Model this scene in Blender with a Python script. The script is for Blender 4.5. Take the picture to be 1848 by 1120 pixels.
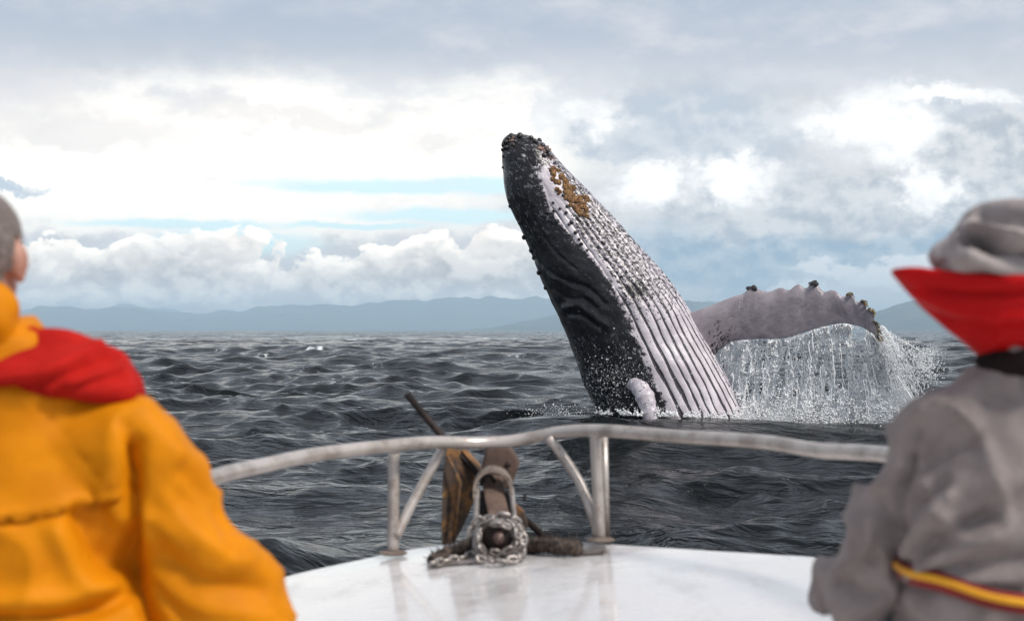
import bpy, bmesh, math, random
import numpy as np
from mathutils import Vector, Matrix

for o in list(bpy.data.objects):
    bpy.data.objects.remove(o)
SC = bpy.context.scene
COL = SC.collection
RNG = np.random.default_rng(11)
random.seed(11)

# ------------------------------------------------------------------ camera
CAM_Z = 2.2
FPX = 2567.0                      # focal length in photo pixels (1848 wide, 50 mm)
cam_d = bpy.data.cameras.new('camera')
cam = bpy.data.objects.new('camera', cam_d)
COL.objects.link(cam)
cam_d.sensor_width = 36.0
cam_d.lens = 50.0
cam_d.clip_start = 0.1
cam_d.clip_end = 80000.0
PITCH = math.atan(35.0 / FPX)
cam.location = (0, 0, CAM_Z)
cam.rotation_euler = (math.radians(90) + PITCH, 0, 0)
cam_d.dof.use_dof = True
cam_d.dof.focus_distance = 31.5
cam_d.dof.aperture_fstop = 3.6
SC.camera = cam

# ------------------------------------------------------------------ view and render
SC.view_settings.view_transform = 'Standard'
SC.view_settings.look = 'None'
SC.view_settings.gamma = 1.0
SC.view_settings.use_curve_mapping = False
SC.view_settings.exposure = 0.2
SC.render.engine = 'CYCLES'
SC.cycles.use_denoising = True
SC.cycles.max_bounces = 9
SC.cycles.volume_bounces = 2
SC.cycles.caustics_reflective = False
SC.cycles.caustics_refractive = False
SC.cycles.sample_clamp_indirect = 4.0

# ------------------------------------------------------------------ node helper
class G:
    def __init__(self, tree):
        self.t = tree
        self.n = tree.nodes
        self.l = tree.links

    def put(self, sock, val):
        if isinstance(val, bpy.types.NodeSocket):
            self.l.new(val, sock)
        elif val is not None:
            if sock.type == 'RGBA' and isinstance(val, (tuple, list)) and len(val) == 3:
                val = tuple(val) + (1.0,)
            sock.default_value = val

    def m(self, op, a, b=None, c=None, clamp=False):
        nd = self.n.new('ShaderNodeMath')
        nd.operation = op
        nd.use_clamp = clamp
        for i, v in enumerate((a, b, c)):
            if v is not None:
                self.put(nd.inputs[i], v)
        return nd.outputs[0]

    def v(self, op, a, b=None, scale=None):
        nd = self.n.new('ShaderNodeVectorMath')
        nd.operation = op
        self.put(nd.inputs[0], a)
        if b is not None:
            self.put(nd.inputs[1], b)
        if scale is not None:
            self.put(nd.inputs['Scale'], scale)
        return nd.outputs['Value'] if op in ('DOT_PRODUCT', 'LENGTH', 'DISTANCE') else nd.outputs[0]

    def xyz(self, x=0.0, y=0.0, z=0.0):
        nd = self.n.new('ShaderNodeCombineXYZ')
        for i, q in enumerate((x, y, z)):
            self.put(nd.inputs[i], q)
        return nd.outputs[0]

    def sep(self, vec):
        nd = self.n.new('ShaderNodeSeparateXYZ')
        self.put(nd.inputs[0], vec)
        return nd.outputs

    def noise(self, vec, scale=1.0, detail=4.0, rough=0.55, dist=0.0, color=False):
        nd = self.n.new('ShaderNodeTexNoise')
        self.put(nd.inputs['Vector'], vec)
        self.put(nd.inputs['Scale'], scale)
        self.put(nd.inputs['Detail'], detail)
        self.put(nd.inputs['Roughness'], rough)
        self.put(nd.inputs['Distortion'], dist)
        return nd.outputs['Color'] if color else nd.outputs[0]

    def voro(self, vec, scale=1.0, feature='F1', rand=1.0):
        nd = self.n.new('ShaderNodeTexVoronoi')
        nd.feature = feature
        self.put(nd.inputs['Vector'], vec)
        self.put(nd.inputs['Scale'], scale)
        self.put(nd.inputs['Randomness'], rand)
        return nd.outputs['Distance']

    def ss(self, lo, hi, x):
        nd = self.n.new('ShaderNodeMapRange')
        nd.interpolation_type = 'SMOOTHSTEP'
        self.put(nd.inputs['Value'], x)
        self.put(nd.inputs['From Min'], lo)
        self.put(nd.inputs['From Max'], hi)
        return nd.outputs[0]

    def lin(self, x, a, b, c, d):
        nd = self.n.new('ShaderNodeMapRange')
        nd.clamp = True
        for k, q in (('Value', x), ('From Min', a), ('From Max', b), ('To Min', c), ('To Max', d)):
            self.put(nd.inputs[k], q)
        return nd.outputs[0]

    def mix(self, f, a, b, blend='MIX'):
        nd = self.n.new('ShaderNodeMix')
        nd.data_type = 'RGBA'
        nd.blend_type = blend
        self.put(nd.inputs[0], f)
        self.put(nd.inputs[6], a)
        self.put(nd.inputs[7], b)
        return nd.outputs[2]

    def attr(self, name, fac=True):
        nd = self.n.new('ShaderNodeAttribute')
        nd.attribute_name = name
        return nd.outputs['Fac'] if fac else nd.outputs['Color']

    def obj(self):
        return self.n.new('ShaderNodeTexCoord').outputs['Object']

    def bump(self, h, strength=0.3, dist=0.01, normal=None):
        nd = self.n.new('ShaderNodeBump')
        self.put(nd.inputs['Height'], h)
        self.put(nd.inputs['Strength'], strength)
        self.put(nd.inputs['Distance'], dist)
        if normal is not None:
            self.put(nd.inputs['Normal'], normal)
        return nd.outputs[0]


def new_mat(name):
    m = bpy.data.materials.new(name)
    m.use_nodes = True
    t = m.node_tree
    for nd in list(t.nodes):
        t.nodes.remove(nd)
    out = t.nodes.new('ShaderNodeOutputMaterial')
    b = t.nodes.new('ShaderNodeBsdfPrincipled')
    t.links.new(b.outputs[0], out.inputs[0])
    return m, G(t), b, out

# ------------------------------------------------------------------ world: broken overcast
SUN_EL, SUN_AZ = 46.0, 124.0        # azimuth measured from the viewing direction towards the right
def build_world():
    w = bpy.data.worlds.new('World')
    SC.world = w
    w.use_nodes = True
    t = w.node_tree
    for nd in list(t.nodes):
        t.nodes.remove(nd)
    g = G(t)
    out = t.nodes.new('ShaderNodeOutputWorld')
    bg = t.nodes.new('ShaderNodeBackground')
    t.links.new(bg.outputs[0], out.inputs[0])
    sky = t.nodes.new('ShaderNodeTexSky')
    sky.sky_type = 'NISHITA'
    sky.sun_disc = False
    sky.sun_elevation = math.radians(SUN_EL)
    sky.sun_rotation = math.radians(SUN_AZ)
    d = t.nodes.new('ShaderNodeTexCoord').outputs['Generated']
    d = g.v('NORMALIZE', d)
    x, y, z = g.sep(d)
    U = g.m('MULTIPLY', g.m('ARCTAN2', x, y), 25.67)      # 1 unit = 2.23 degrees
    V = g.m('MULTIPLY', g.m('ARCSINE', z), 25.67)
    flat = g.v('MULTIPLY', d, (25.67, 25.67, 25.67 * 2.4))   # clouds are wider than they are tall
    roundv = g.v('MULTIPLY', d, (25.67, 25.67, 25.67 * 1.3))
    wn = g.v('SUBTRACT', g.noise(flat, 0.30, 2, 0.5, color=True), (0.5, 0.5, 0.5))
    wn2 = g.v('SUBTRACT', g.noise(roundv, 1.5, 7, 0.62, color=True), (0.5, 0.5, 0.5))
    wn = g.v('ADD', g.v('MULTIPLY', wn, (2.4, 1.0, 0.0)), g.v('MULTIPLY', wn2, (1.7, 1.05, 0.0)))
    UV = g.v('ADD', g.xyz(U, V, 0), wn)
    UV = g.v('MULTIPLY', UV, (1, 1, 0))
    soft = g.m('SUBTRACT', g.noise(flat, 0.55, 7, 0.6), 0.5)
    fine = g.m('SUBTRACT', g.noise(roundv, 1.25, 9, 0.62), 0.5)
    bil0 = g.noise(roundv, 1.25, 9, 0.57, 0.1)
    bil1 = g.noise(g.v('ADD', roundv, (0.10, 0.0, 0.26)), 1.25, 9, 0.57, 0.1)
    bump = g.m('SUBTRACT', bil0, bil1)
    K = 10.0

    def c(r, gg, b):
        return (r * K, gg * K, b * K)

    def blob(px, py, rx, ry):
        q = g.v('SUBTRACT', UV, ((px - 924) / 100, (595 - py) / 100, 0))
        q = g.v('MULTIPLY', q, (100 / rx, 100 / ry, 0))
        r2 = g.v('DOT_PRODUCT', q, q)
        return g.m('EXPONENT', g.m('MULTIPLY', r2, -1.0))

    UVc = g.v('ADD', g.xyz(U, V, 0), g.v('MULTIPLY', wn, (0.8, 0.22, 0.0)))
    def band(px, py, rx, ry):                       # calm bands, little disturbed by the turbulence
        q = g.v('SUBTRACT', UVc, ((px - 924) / 100, (595 - py) / 100, 0))
        q = g.v('MULTIPLY', q, (100 / rx, 100 / ry, 0))
        return g.m('EXPONENT', g.m('MULTIPLY', g.v('DOT_PRODUCT', q, q), -1.0))

    def layer(col, blobs, color, lo, hi, nz=soft, k=0.7, amt=1.0):
        s = blobs[0]
        for b in blobs[1:]:
            s = g.m('MAXIMUM', s, b)
        mk = g.ss(lo, hi, g.m('MULTIPLY_ADD', nz, k, s))
        if amt != 1.0:
            mk = g.m('MULTIPLY', mk, amt)
        return g.mix(mk, col, color)

    lum = g.m('MULTIPLY_ADD', soft, 0.45, g.m('MULTIPLY_ADD', bump, 0.35, 1.0))
    col = g.v('SCALE', c(0.76, 0.75, 0.755), scale=lum)
    # bright thin cloud
    col = layer(col, [blob(620, 245, 540, 135), blob(60, 330, 330, 90), blob(960, 175, 190, 90), blob(330, 380, 560, 60)],
                c(1.28, 1.21, 1.10), 0.12, 0.66)
    # warm grey veil in the bright part
    col = layer(col, [blob(170, 250, 300, 40), blob(520, 205, 300, 26), blob(840, 250, 130, 20), blob(100, 190, 200, 40)], c(0.90, 0.85, 0.82), 0.2, 0.9, amt=0.7)
    # blue-grey masses on the right
    lit = g.ss(-0.12, 0.14, bump)
    mass = g.mix(lit, c(0.53, 0.59, 0.66), c(0.70, 0.73, 0.77))
    col = layer(col, [blob(1250, 245, 270, 120), blob(1100, 270, 90, 50), blob(1760, 230, 260, 55)], mass, 0.2, 0.8)
    mass = g.mix(lit, c(0.27, 0.40, 0.53), c(0.52, 0.62, 0.70))
    col = layer(col, [blob(1290, 465, 320, 75), blob(1560, 440, 260, 66)], mass, 0.15, 0.85, fine, 0.7)
    mass = g.mix(lit, c(0.48, 0.52, 0.57), c(0.80, 0.80, 0.80))
    col = layer(col, [blob(1480, 390, 250, 46), blob(1775, 320, 150, 85)], mass, 0.28, 0.6, bil0, 0.35)
    # white breaks between them
    brk = [blob(1325, 340, 105, 36), blob(1150, 345, 90, 36), blob(1590, 245, 110, 75), blob(1680, 195, 120, 20), blob(1640, 365, 50, 42), blob(1060, 190, 80, 60)]
    col = layer(col, brk, c(0.95, 0.945, 0.94), 0.08, 0.62, fine, 1.1)
    col = layer(col, brk, c(1.28, 1.25, 1.19), 0.34, 0.95, fine, 1.5)
    # wisps low on the right
    col = layer(col, [blob(1400, 518, 110, 16), blob(1590, 500, 110, 24), blob(1500, 478, 60, 16)], c(1.0, 1.0, 1.0), 0.3, 0.8, fine, 1.3, amt=0.8)
    # open blue bands on the left
    gap = g.v('SCALE', sky.outputs[0], scale=1.7)
    gap = g.mix(0.75, gap, c(0.84, 1.10, 1.14))
    s = band(720, 337, 270, 15)
    for q in (band(900, 337, 130, 17), band(800, 388, 210, 16), band(330, 410, 230, 9), band(420, 440, 170, 26), band(640, 407, 150, 7)):
        s = g.m('MAXIMUM', s, q)
    mk = g.ss(0.15, 0.80, g.m('MULTIPLY_ADD', soft, 0.5, s))
    col = g.mix(mk, col, gap)
    mk = g.ss(0.25, 0.85, g.m('MULTIPLY_ADD', soft, 0.6, blob(30, 355, 110, 14)))
    col = g.mix(mk, col, c(0.60, 0.68, 0.76))
    # cumulus bank along the left horizon: billows lit from above
    big = g.m('SUBTRACT', g.noise(roundv, 0.42, 3, 0.5), 0.5)
    Vt = g.m('MULTIPLY_ADD', g.m('SUBTRACT', bil0, 0.5), -2.1, g.m('MULTIPLY_ADD', big, -1.5, V))
    tower = g.m('EXPONENT', g.m('MULTIPLY', g.m('POWER', g.m('ABSOLUTE', g.m('MULTIPLY', g.m('ADD', U, 5.75), 1.5)), 2.0), -1.0))
    tower2 = g.m('EXPONENT', g.m('MULTIPLY', g.m('POWER', g.m('ABSOLUTE', g.m('MULTIPLY', g.m('ADD', U, 0.6), 0.55)), 2.0), -1.0))
    Vt = g.m('MULTIPLY_ADD', tower, -0.35, Vt)
    Vt = g.m('MULTIPLY_ADD', tower2, -0.25, Vt)
    left = g.ss(2.6, -0.6, g.m('MULTIPLY_ADD', soft, 2.0, U))
    left = g.m('MULTIPLY', left, g.ss(-24.0, -16.0, U))
    mk = g.m('MULTIPLY', g.ss(1.56, 1.45, Vt), left)
    shade = g.ss(-0.10, 0.12, bump)
    deep = g.ss(0.70, 1.5, Vt)
    shade = g.m('MULTIPLY_ADD', deep, 0.60, g.m('MULTIPLY', shade, 0.55), clamp=True)
    ccol = g.mix(shade, c(0.58, 0.515, 0.485), c(1.62, 1.48, 1.30))
    col = g.mix(mk, col, ccol)
    # pale layer under the bank, in the distance
    low = g.ss(0.95, 0.50, g.m('MULTIPLY_ADD', fine, 0.9, V))
    lowc = g.mix(g.ss(-0.10, 0.12, bump), c(1.0, 0.90, 0.84), c(1.8, 1.68, 1.5))
    col = g.mix(g.m('MULTIPLY', low, g.m('MULTIPLY', left, 0.85)), col, lowc)
    # grey deck of stratus overhead, over the whole dome
    topm = g.ss(3.55, 5.2, g.m('MULTIPLY_ADD', soft, 2.3, V))
    topc = g.mix(g.ss(-0.2, 0.2, soft), c(0.44, 0.50, 0.595), c(0.585, 0.61, 0.67))
    col = g.mix(topm, col, topc)
    # streaks inside the deck
    col = g.mix(g.m('MULTIPLY', g.ss(0.03, 0.2, soft), g.m('MULTIPLY', g.ss(7.0, 4.6, V), 0.3)), col, c(0.86, 0.85, 0.86))
    t.links.new(col, bg.inputs[0])
    bg.inputs[1].default_value = 0.1
    w.cycles.sampling_method = 'MANUAL'
    w.cycles.sample_map_resolution = 512

build_world()

# ------------------------------------------------------------------ sun behind thin cloud
sun_d = bpy.data.lights.new('sun', 'SUN')
sun_d.energy = 3.3
sun_d.angle = math.radians(14)
sun_d.color = (1.0, 0.94, 0.86)
sun = bpy.data.objects.new('sun', sun_d)
COL.objects.link(sun)
_e, _a = math.radians(SUN_EL), math.radians(SUN_AZ)
_dir = Vector((math.sin(_a) * math.cos(_e), math.cos(_a) * math.cos(_e), math.sin(_e)))
sun.rotation_euler = _dir.to_track_quat('Z', 'Y').to_euler()
sun.location = (0, 0, 30)
# ------------------------------------------------------------------ geometry helpers
_cp, _sp = math.cos(PITCH), math.sin(PITCH)
def P(px, py, d):
    """photo pixel at depth d (metres along +Y) -> world point"""
    cx, cy = (px - 924.0) / FPX, (560.0 - py) / FPX
    dy, dz = _cp - cy * _sp, _sp + cy * _cp
    return np.array([cx / dy * d, d, CAM_Z + dz / dy * d])

def to_px(p):
    p = np.atleast_2d(p)
    y, z = p[:, 1], p[:, 2] - CAM_Z
    fy, fz = y * _cp + z * _sp, -y * _sp + z * _cp
    return np.stack([924 + p[:, 0] / fy * FPX, 560 - fz / fy * FPX], 1)

_perm = RNG.permutation(512).astype(np.int64)
_perm = np.concatenate([_perm, _perm, _perm])
_grad = RNG.normal(size=(512, 3)); _grad /= np.linalg.norm(_grad, axis=1)[:, None]
def perlin(p):
    p = np.asarray(p, float)
    i = np.floor(p).astype(np.int64); f = p - i; i &= 511
    u = f * f * f * (f * (f * 6 - 15) + 10)
    r = 0.0
    for dx in (0, 1):
        for dy in (0, 1):
            for dz in (0, 1):
                h = _perm[(_perm[(_perm[(i[:, 0] + dx) & 511] + i[:, 1] + dy) & 511] + i[:, 2] + dz) & 511]
                gq = _grad[h]
                dot = gq[:, 0] * (f[:, 0] - dx) + gq[:, 1] * (f[:, 1] - dy) + gq[:, 2] * (f[:, 2] - dz)
                wx = u[:, 0] if dx else 1 - u[:, 0]
                wy = u[:, 1] if dy else 1 - u[:, 1]
                wz = u[:, 2] if dz else 1 - u[:, 2]
                r = r + wx * wy * wz * dot
    return r * 1.6

def fbm(p, octv=4, gain=0.5):
    p = np.asarray(p, float); a = 1.0; r = 0.0
    for k in range(octv):
        r = r + a * perlin(p * (2.03 ** k) + 17.3 * k)
        a *= gain
    return r

def sstep(a, b, x):
    q = np.clip((x - a) / (b - a), 0, 1)
    return q * q * (3 - 2 * q)

def mk(name, V, F, mat, parent=None, smooth=True, attrs=None, origin=None):
    """V (n,3) world coordinates; F a list of index arrays (each n x k)."""
    V = np.asarray(V, np.float64)
    if not isinstance(F, (list, tuple)):
        F = [F]
    F = [np.asarray(q, np.int32) for q in F if len(q)]
    org = np.zeros(3)
    if origin is not None:
        org = np.asarray(origin, float)
    poff = np.asarray(parent['_org'] if parent is not None and '_org' in parent.keys() else (0, 0, 0), float)
    me = bpy.data.meshes.new(name)
    me.vertices.add(len(V))
    me.vertices.foreach_set('co', (V - (org if origin is not None else poff)).astype(np.float32).ravel())
    loops = np.concatenate([q.ravel() for q in F])
    sizes = np.concatenate([np.full(len(q), q.shape[1], np.int32) for q in F])
    starts = np.concatenate([[0], np.cumsum(sizes)[:-1]]).astype(np.int32)
    me.loops.add(len(loops)); me.loops.foreach_set('vertex_index', loops.astype(np.int32))
    me.polygons.add(len(sizes)); me.polygons.foreach_set('loop_start', starts)
    me.polygons.foreach_set('use_smooth', np.full(len(sizes), bool(smooth)))
    me.update(calc_edges=True)
    me.validate()
    for k, a in (attrs or {}).items():
        at = me.attributes.new(k, 'FLOAT', 'POINT')
        at.data.foreach_set('value', np.asarray(a, np.float32))
    if mat is not None:
        me.materials.append(mat)
    ob = bpy.data.objects.new(name, me)
    COL.objects.link(ob)
    if origin is not None:
        ob.location = tuple(org - poff)
        ob['_org'] = [float(q) for q in org]
    else:
        ob['_org'] = [float(q) for q in poff]
    if parent is not None:
        ob.parent = parent
    return ob

def tag(o, label=None, cat=None, group=None, kind=None):
    if label: o['label'] = label
    if cat: o['category'] = cat
    if group: o['group'] = group
    if kind: o['kind'] = kind
    return o

def empty(name, loc, label, cat, group=None):
    o = bpy.data.objects.new(name, None)
    COL.objects.link(o)
    o.location = tuple(loc)
    o['_org'] = [float(q) for q in loc]
    o.empty_display_size = 0.1
    return tag(o, label, cat, group)

def join(parts):
    Vs, Fs, off = [], {}, 0
    for V, F in parts:
        if not isinstance(F, (list, tuple)): F = [F]
        Vs.append(np.asarray(V, float))
        for q in F:
            q = np.asarray(q, np.int64)
            if len(q): Fs.setdefault(q.shape[1], []).append(q + off)
        off += len(V)
    return np.concatenate(Vs), [np.concatenate(q) for q in Fs.values()]

def spline(pts, n):
    """Catmull-Rom through pts (k, m) resampled to n points."""
    p = np.asarray(pts, float)
    p = np.concatenate([2 * p[:1] - p[1:2], p, 2 * p[-1:] - p[-2:-1]])
    k = len(p) - 3
    t = np.linspace(0, k, n); i = np.minimum(t.astype(int), k - 1); f = (t - i)[:, None]
    a, b, c, d = p[i], p[i + 1], p[i + 2], p[i + 3]
    return 0.5 * (2 * b + (c - a) * f + (2 * a - 5 * b + 4 * c - d) * f ** 2 + (3 * b - a - 3 * c + d) * f ** 3)

def frames(path):
    path = np.asarray(path, float)
    T = np.gradient(path, axis=0); T /= np.linalg.norm(T, axis=1)[:, None] + 1e-12
    a = np.array([0, 0, 1.0]) if abs(T[0][2]) < 0.9 else np.array([1.0, 0, 0])
    n = np.cross(T[0], a); n /= np.linalg.norm(n)
    Ns = []
    for q in T:
        n = n - q * np.dot(n, q); n /= np.linalg.norm(n) + 1e-12
        Ns.append(n)
    Ns = np.array(Ns)
    return T, Ns, np.cross(T, Ns)

def grid_faces(nr, nc, wrap=True):
    r = np.arange(nr - 1)[:, None]; c = np.arange(nc if wrap else nc - 1)[None, :]
    c2 = (c + 1) % nc
    return np.stack([r * nc + c, r * nc + c2, (r + 1) * nc + c2, (r + 1) * nc + c], -1).reshape(-1, 4)

def tube(path, rad, n=12, caps=True, flat=1.0):
    path = np.asarray(path, float); m = len(path)
    rad = np.broadcast_to(np.asarray(rad, float), (m,))
    T, A, B = frames(path)
    th = np.linspace(0, 2 * np.pi, n, endpoint=False)
    V = path[:, None] + rad[:, None, None] * (np.cos(th)[None, :, None] * A[:, None] + flat * np.sin(th)[None, :, None] * B[:, None])
    V = V.reshape(-1, 3)
    F = [grid_faces(m, n)]
    if caps:
        V = np.concatenate([V, path[:1], path[-1:]])
        i = np.arange(n); j = (i + 1) % n
        F.append(np.concatenate([np.stack([np.full(n, m * n), j, i], 1), np.stack([np.full(n, m * n + 1), (m - 1) * n + i, (m - 1) * n + j], 1)]))
    return V, F

def capsule(a, b, ra, rb, n=14, k=5):
    a, b = np.asarray(a, float), np.asarray(b, float)
    d = b - a; L = np.linalg.norm(d) + 1e-9; d /= L
    ts, rs = [], []
    for q in np.linspace(-np.pi / 2, 0, k):
        ts.append(ra * math.sin(q)); rs.append(ra * math.cos(q) + 1e-4)
    for q in np.linspace(0, np.pi / 2, k):
        ts.append(L + rb * math.sin(q)); rs.append(rb * math.cos(q) + 1e-4)
    return tube(a + d * np.array(ts)[:, None], rs, n)

def ellipsoid(c, r, nu=20, nv=12, rot=None):
    v = np.linspace(0.02, np.pi - 0.02, nv); u = np.linspace(0, 2 * np.pi, nu, endpoint=False)
    S = np.stack([np.sin(v)[:, None] * np.cos(u), np.sin(v)[:, None] * np.sin(u), -np.cos(v)[:, None] * np.ones_like(u)], -1).reshape(-1, 3)
    S = S * np.asarray(r, float)
    S = np.concatenate([S, [[0, 0, -r[2]], [0, 0, r[2]]]])
    if rot is not None: S = S @ np.asarray(rot).T
    i = np.arange(nu); j = (i + 1) % nu; m = nu * nv
    F = [grid_faces(nv, nu), np.concatenate([np.stack([np.full(nu, m), j, i], 1), np.stack([np.full(nu, m + 1), (nv - 1) * nu + i, (nv - 1) * nu + j], 1)])]
    return S + np.asarray(c, float), F

def loft(rings, caps=True):
    """rings: list of (n,3) arrays of equal n"""
    R = np.asarray(rings, float); m, n = R.shape[:2]
    V = R.reshape(-1, 3); F = [grid_faces(m, n)]
    if caps:
        V = np.concatenate([V, R[0].mean(0)[None], R[-1].mean(0)[None]])
        i = np.arange(n); j = (i + 1) % n
        F.append(np.concatenate([np.stack([np.full(n, m * n), j, i], 1), np.stack([np.full(n, m * n + 1), (m - 1) * n + i, (m - 1) * n + j], 1)]))
    return V, F

def ering(c, rx, ry, n=28, p=2.0):
    th = np.linspace(0, 2 * np.pi, n, endpoint=False)
    cs, sn = np.cos(th), np.sin(th)
    return np.stack([c[0] + rx * np.sign(cs) * np.abs(cs) ** (2 / p), c[1] + ry * np.sign(sn) * np.abs(sn) ** (2 / p), np.full(n, c[2])], 1)

def prism(poly, thick, bevel=0.004, seg=2):
    """poly (n,3) planar outline, extruded by the vector thick and bevelled"""
    bm = bmesh.new()
    vs = [bm.verts.new(tuple(p)) for p in poly]
    f = bm.faces.new(vs)
    r = bmesh.ops.extrude_face_region(bm, geom=[f])
    bmesh.ops.translate(bm, vec=tuple(thick), verts=[e for e in r['geom'] if isinstance(e, bmesh.types.BMVert)])
    bmesh.ops.recalc_face_normals(bm, faces=bm.faces)
    if bevel: bmesh.ops.bevel(bm, geom=list(bm.edges), offset=bevel, segments=seg, affect='EDGES', profile=0.5)
    return bm_np(bm)

def bm_np(bm):
    bm.verts.index_update()
    V = np.array([v.co[:] for v in bm.verts])
    F = {}
    for f in bm.faces: F.setdefault(len(f.verts), []).append([v.index for v in f.verts])
    bm.free()
    return V, [np.array(q) for q in F.values()]

def rbox(c, size, rot=None, bevel=0.005, seg=2):
    s = np.asarray(size, float) / 2
    q = np.array([[-s[0], -s[1], -s[2]], [s[0], -s[1], -s[2]], [s[0], s[1], -s[2]], [-s[0], s[1], -s[2]]])
    V, F = prism(q, (0, 0, size[2]), bevel, seg)
    if rot is not None: V = V @ np.asarray(rot).T
    return V + np.asarray(c, float), F

def rotm(axis, ang):
    return np.array(Matrix.Rotation(ang, 3, axis))

def fuse(parts, voxel=0.01, smooth=6):
    """union of closed shapes as one continuous quad mesh"""
    V, F = join(parts)
    o = mk('fuse_tmp', V, F, None)
    r = o.modifiers.new('r', 'REMESH'); r.mode = 'VOXEL'; r.voxel_size = voxel; r.adaptivity = 0
    if smooth:
        s = o.modifiers.new('s', 'SMOOTH'); s.factor = 0.5; s.iterations = smooth
    dg = bpy.context.evaluated_depsgraph_get()
    me = o.evaluated_get(dg).to_mesh()
    n = len(me.vertices); V = np.empty(n * 3, np.float32); me.vertices.foreach_get('co', V); V = V.reshape(-1, 3).astype(float)
    N = np.empty(n * 3, np.float32); me.vertices.foreach_get('normal', N); N = N.reshape(-1, 3).astype(float)
    nl = len(me.loops); L = np.empty(nl, np.int32); me.loops.foreach_get('vertex_index', L)
    nt = len(me.polygons); S = np.empty(nt, np.int32); me.polygons.foreach_get('loop_total', S)
    st = np.empty(nt, np.int32); me.polygons.foreach_get('loop_start', st)
    F = []
    for k in np.unique(S):
        q = st[S == k][:, None] + np.arange(k)[None]
        F.append(L[q])
    o.evaluated_get(dg).to_mesh_clear()
    m0 = o.data
    bpy.data.objects.remove(o); bpy.data.meshes.remove(m0)
    return V, F, N

def seg_dist(p, poly):
    """distance of points p (n,k) to a polyline"""
    d = np.full(len(p), 1e9); poly = np.asarray(poly, float)
    for a, b in zip(poly[:-1], poly[1:]):
        ab = b - a; t = np.clip(((p - a) @ ab) / (ab @ ab + 1e-12), 0, 1)
        d = np.minimum(d, np.linalg.norm(p - a - t[:, None] * ab, axis=1))
    return d

def normals_of(V, F):
    N = np.zeros_like(V)
    for q in (F if isinstance(F, (list, tuple)) else [F]):
        a, b, c = V[q[:, 0]], V[q[:, 1]], V[q[:, 2]]
        fn = np.cross(b - a, c - a)
        for k in range(q.shape[1]): np.add.at(N, q[:, k], fn)
    return N / (np.linalg.norm(N, axis=1)[:, None] + 1e-12)
# ------------------------------------------------------------------ the sea
WD = 32.0                                   # distance of the whale
def wave_set():
    r = np.random.default_rng(5)
    L, A, D, PH = [], [], [], []
    for lam, n, rms, spread in ((26, 5, 0.085, 0.35), (14, 8, 0.095, 0.5), (7.5, 12, 0.075, 0.65), (4.0, 15, 0.060, 0.8), (2.1, 18, 0.042, 0.9), (1.1, 22, 0.021, 1.0), (0.6, 22, 0.0105, 1.1)):
        for k in range(n):
            L.append(lam * math.exp(r.normal(0, 0.22)))
            A.append(rms * math.sqrt(2.0 / n) * r.uniform(0.7, 1.3))
            D.append(math.radians(-112) + r.normal(0, spread))      # running towards the boat, slightly to the left
            PH.append(r.uniform(0, 2 * math.pi))
    return np.array(L), np.array(A), np.array(D), np.array(PH)
W_L, W_A, W_D, W_P = wave_set()

def sea_disp(x, y, cell):
    x = np.asarray(x, float); y = np.asarray(y, float)
    z = np.zeros_like(x); dx = np.zeros_like(x); dy = np.zeros_like(x)
    q = np.stack([x * 0.035, y * 0.035, np.zeros_like(x)], -1).reshape(-1, 3)
    gust = (1.0 + 0.55 * fbm(q, 2)).reshape(x.shape)
    q = np.stack([x * 0.21, y * 0.21, np.full_like(x, 3.7)], -1).reshape(-1, 3)
    gust2 = np.clip(1.0 + 0.9 * perlin(q).reshape(x.shape), 0.25, 2.0)
    for l, a, d, p in zip(W_L, W_A, W_D, W_P):
        fade = sstep(2.2, 4.5, l / cell)
        amp = a * fade * (gust if l > 3 else gust * gust2)
        k = 2 * math.pi / l
        ph = k * (x * math.cos(d) + y * math.sin(d)) + p
        s, c = np.sin(ph), np.cos(ph)
        z += amp * c
        dx -= 1.12 * amp * s * math.cos(d)
        dy -= 1.12 * amp * s * math.sin(d)
    # swell shouldered up in front of the whale
    a, b = np.array([0.9, 29.6]), np.array([9.5, 30.2])
    t = np.clip(((x - a[0]) * (b - a)[0] + (y - a[1]) * (b - a)[1]) / ((b - a) @ (b - a)), 0, 1)
    dist = np.hypot(x - a[0] - t * (b - a)[0], y - a[1] - t * (b - a)[1])
    hill = (0.33 - 0.13 * t) * np.exp(-(dist / 1.35) ** 2)
    near = np.exp(-(dist / 2.6) ** 2)
    z = z * (1 - 0.62 * near) + hill
    return dx, dy, z

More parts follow.
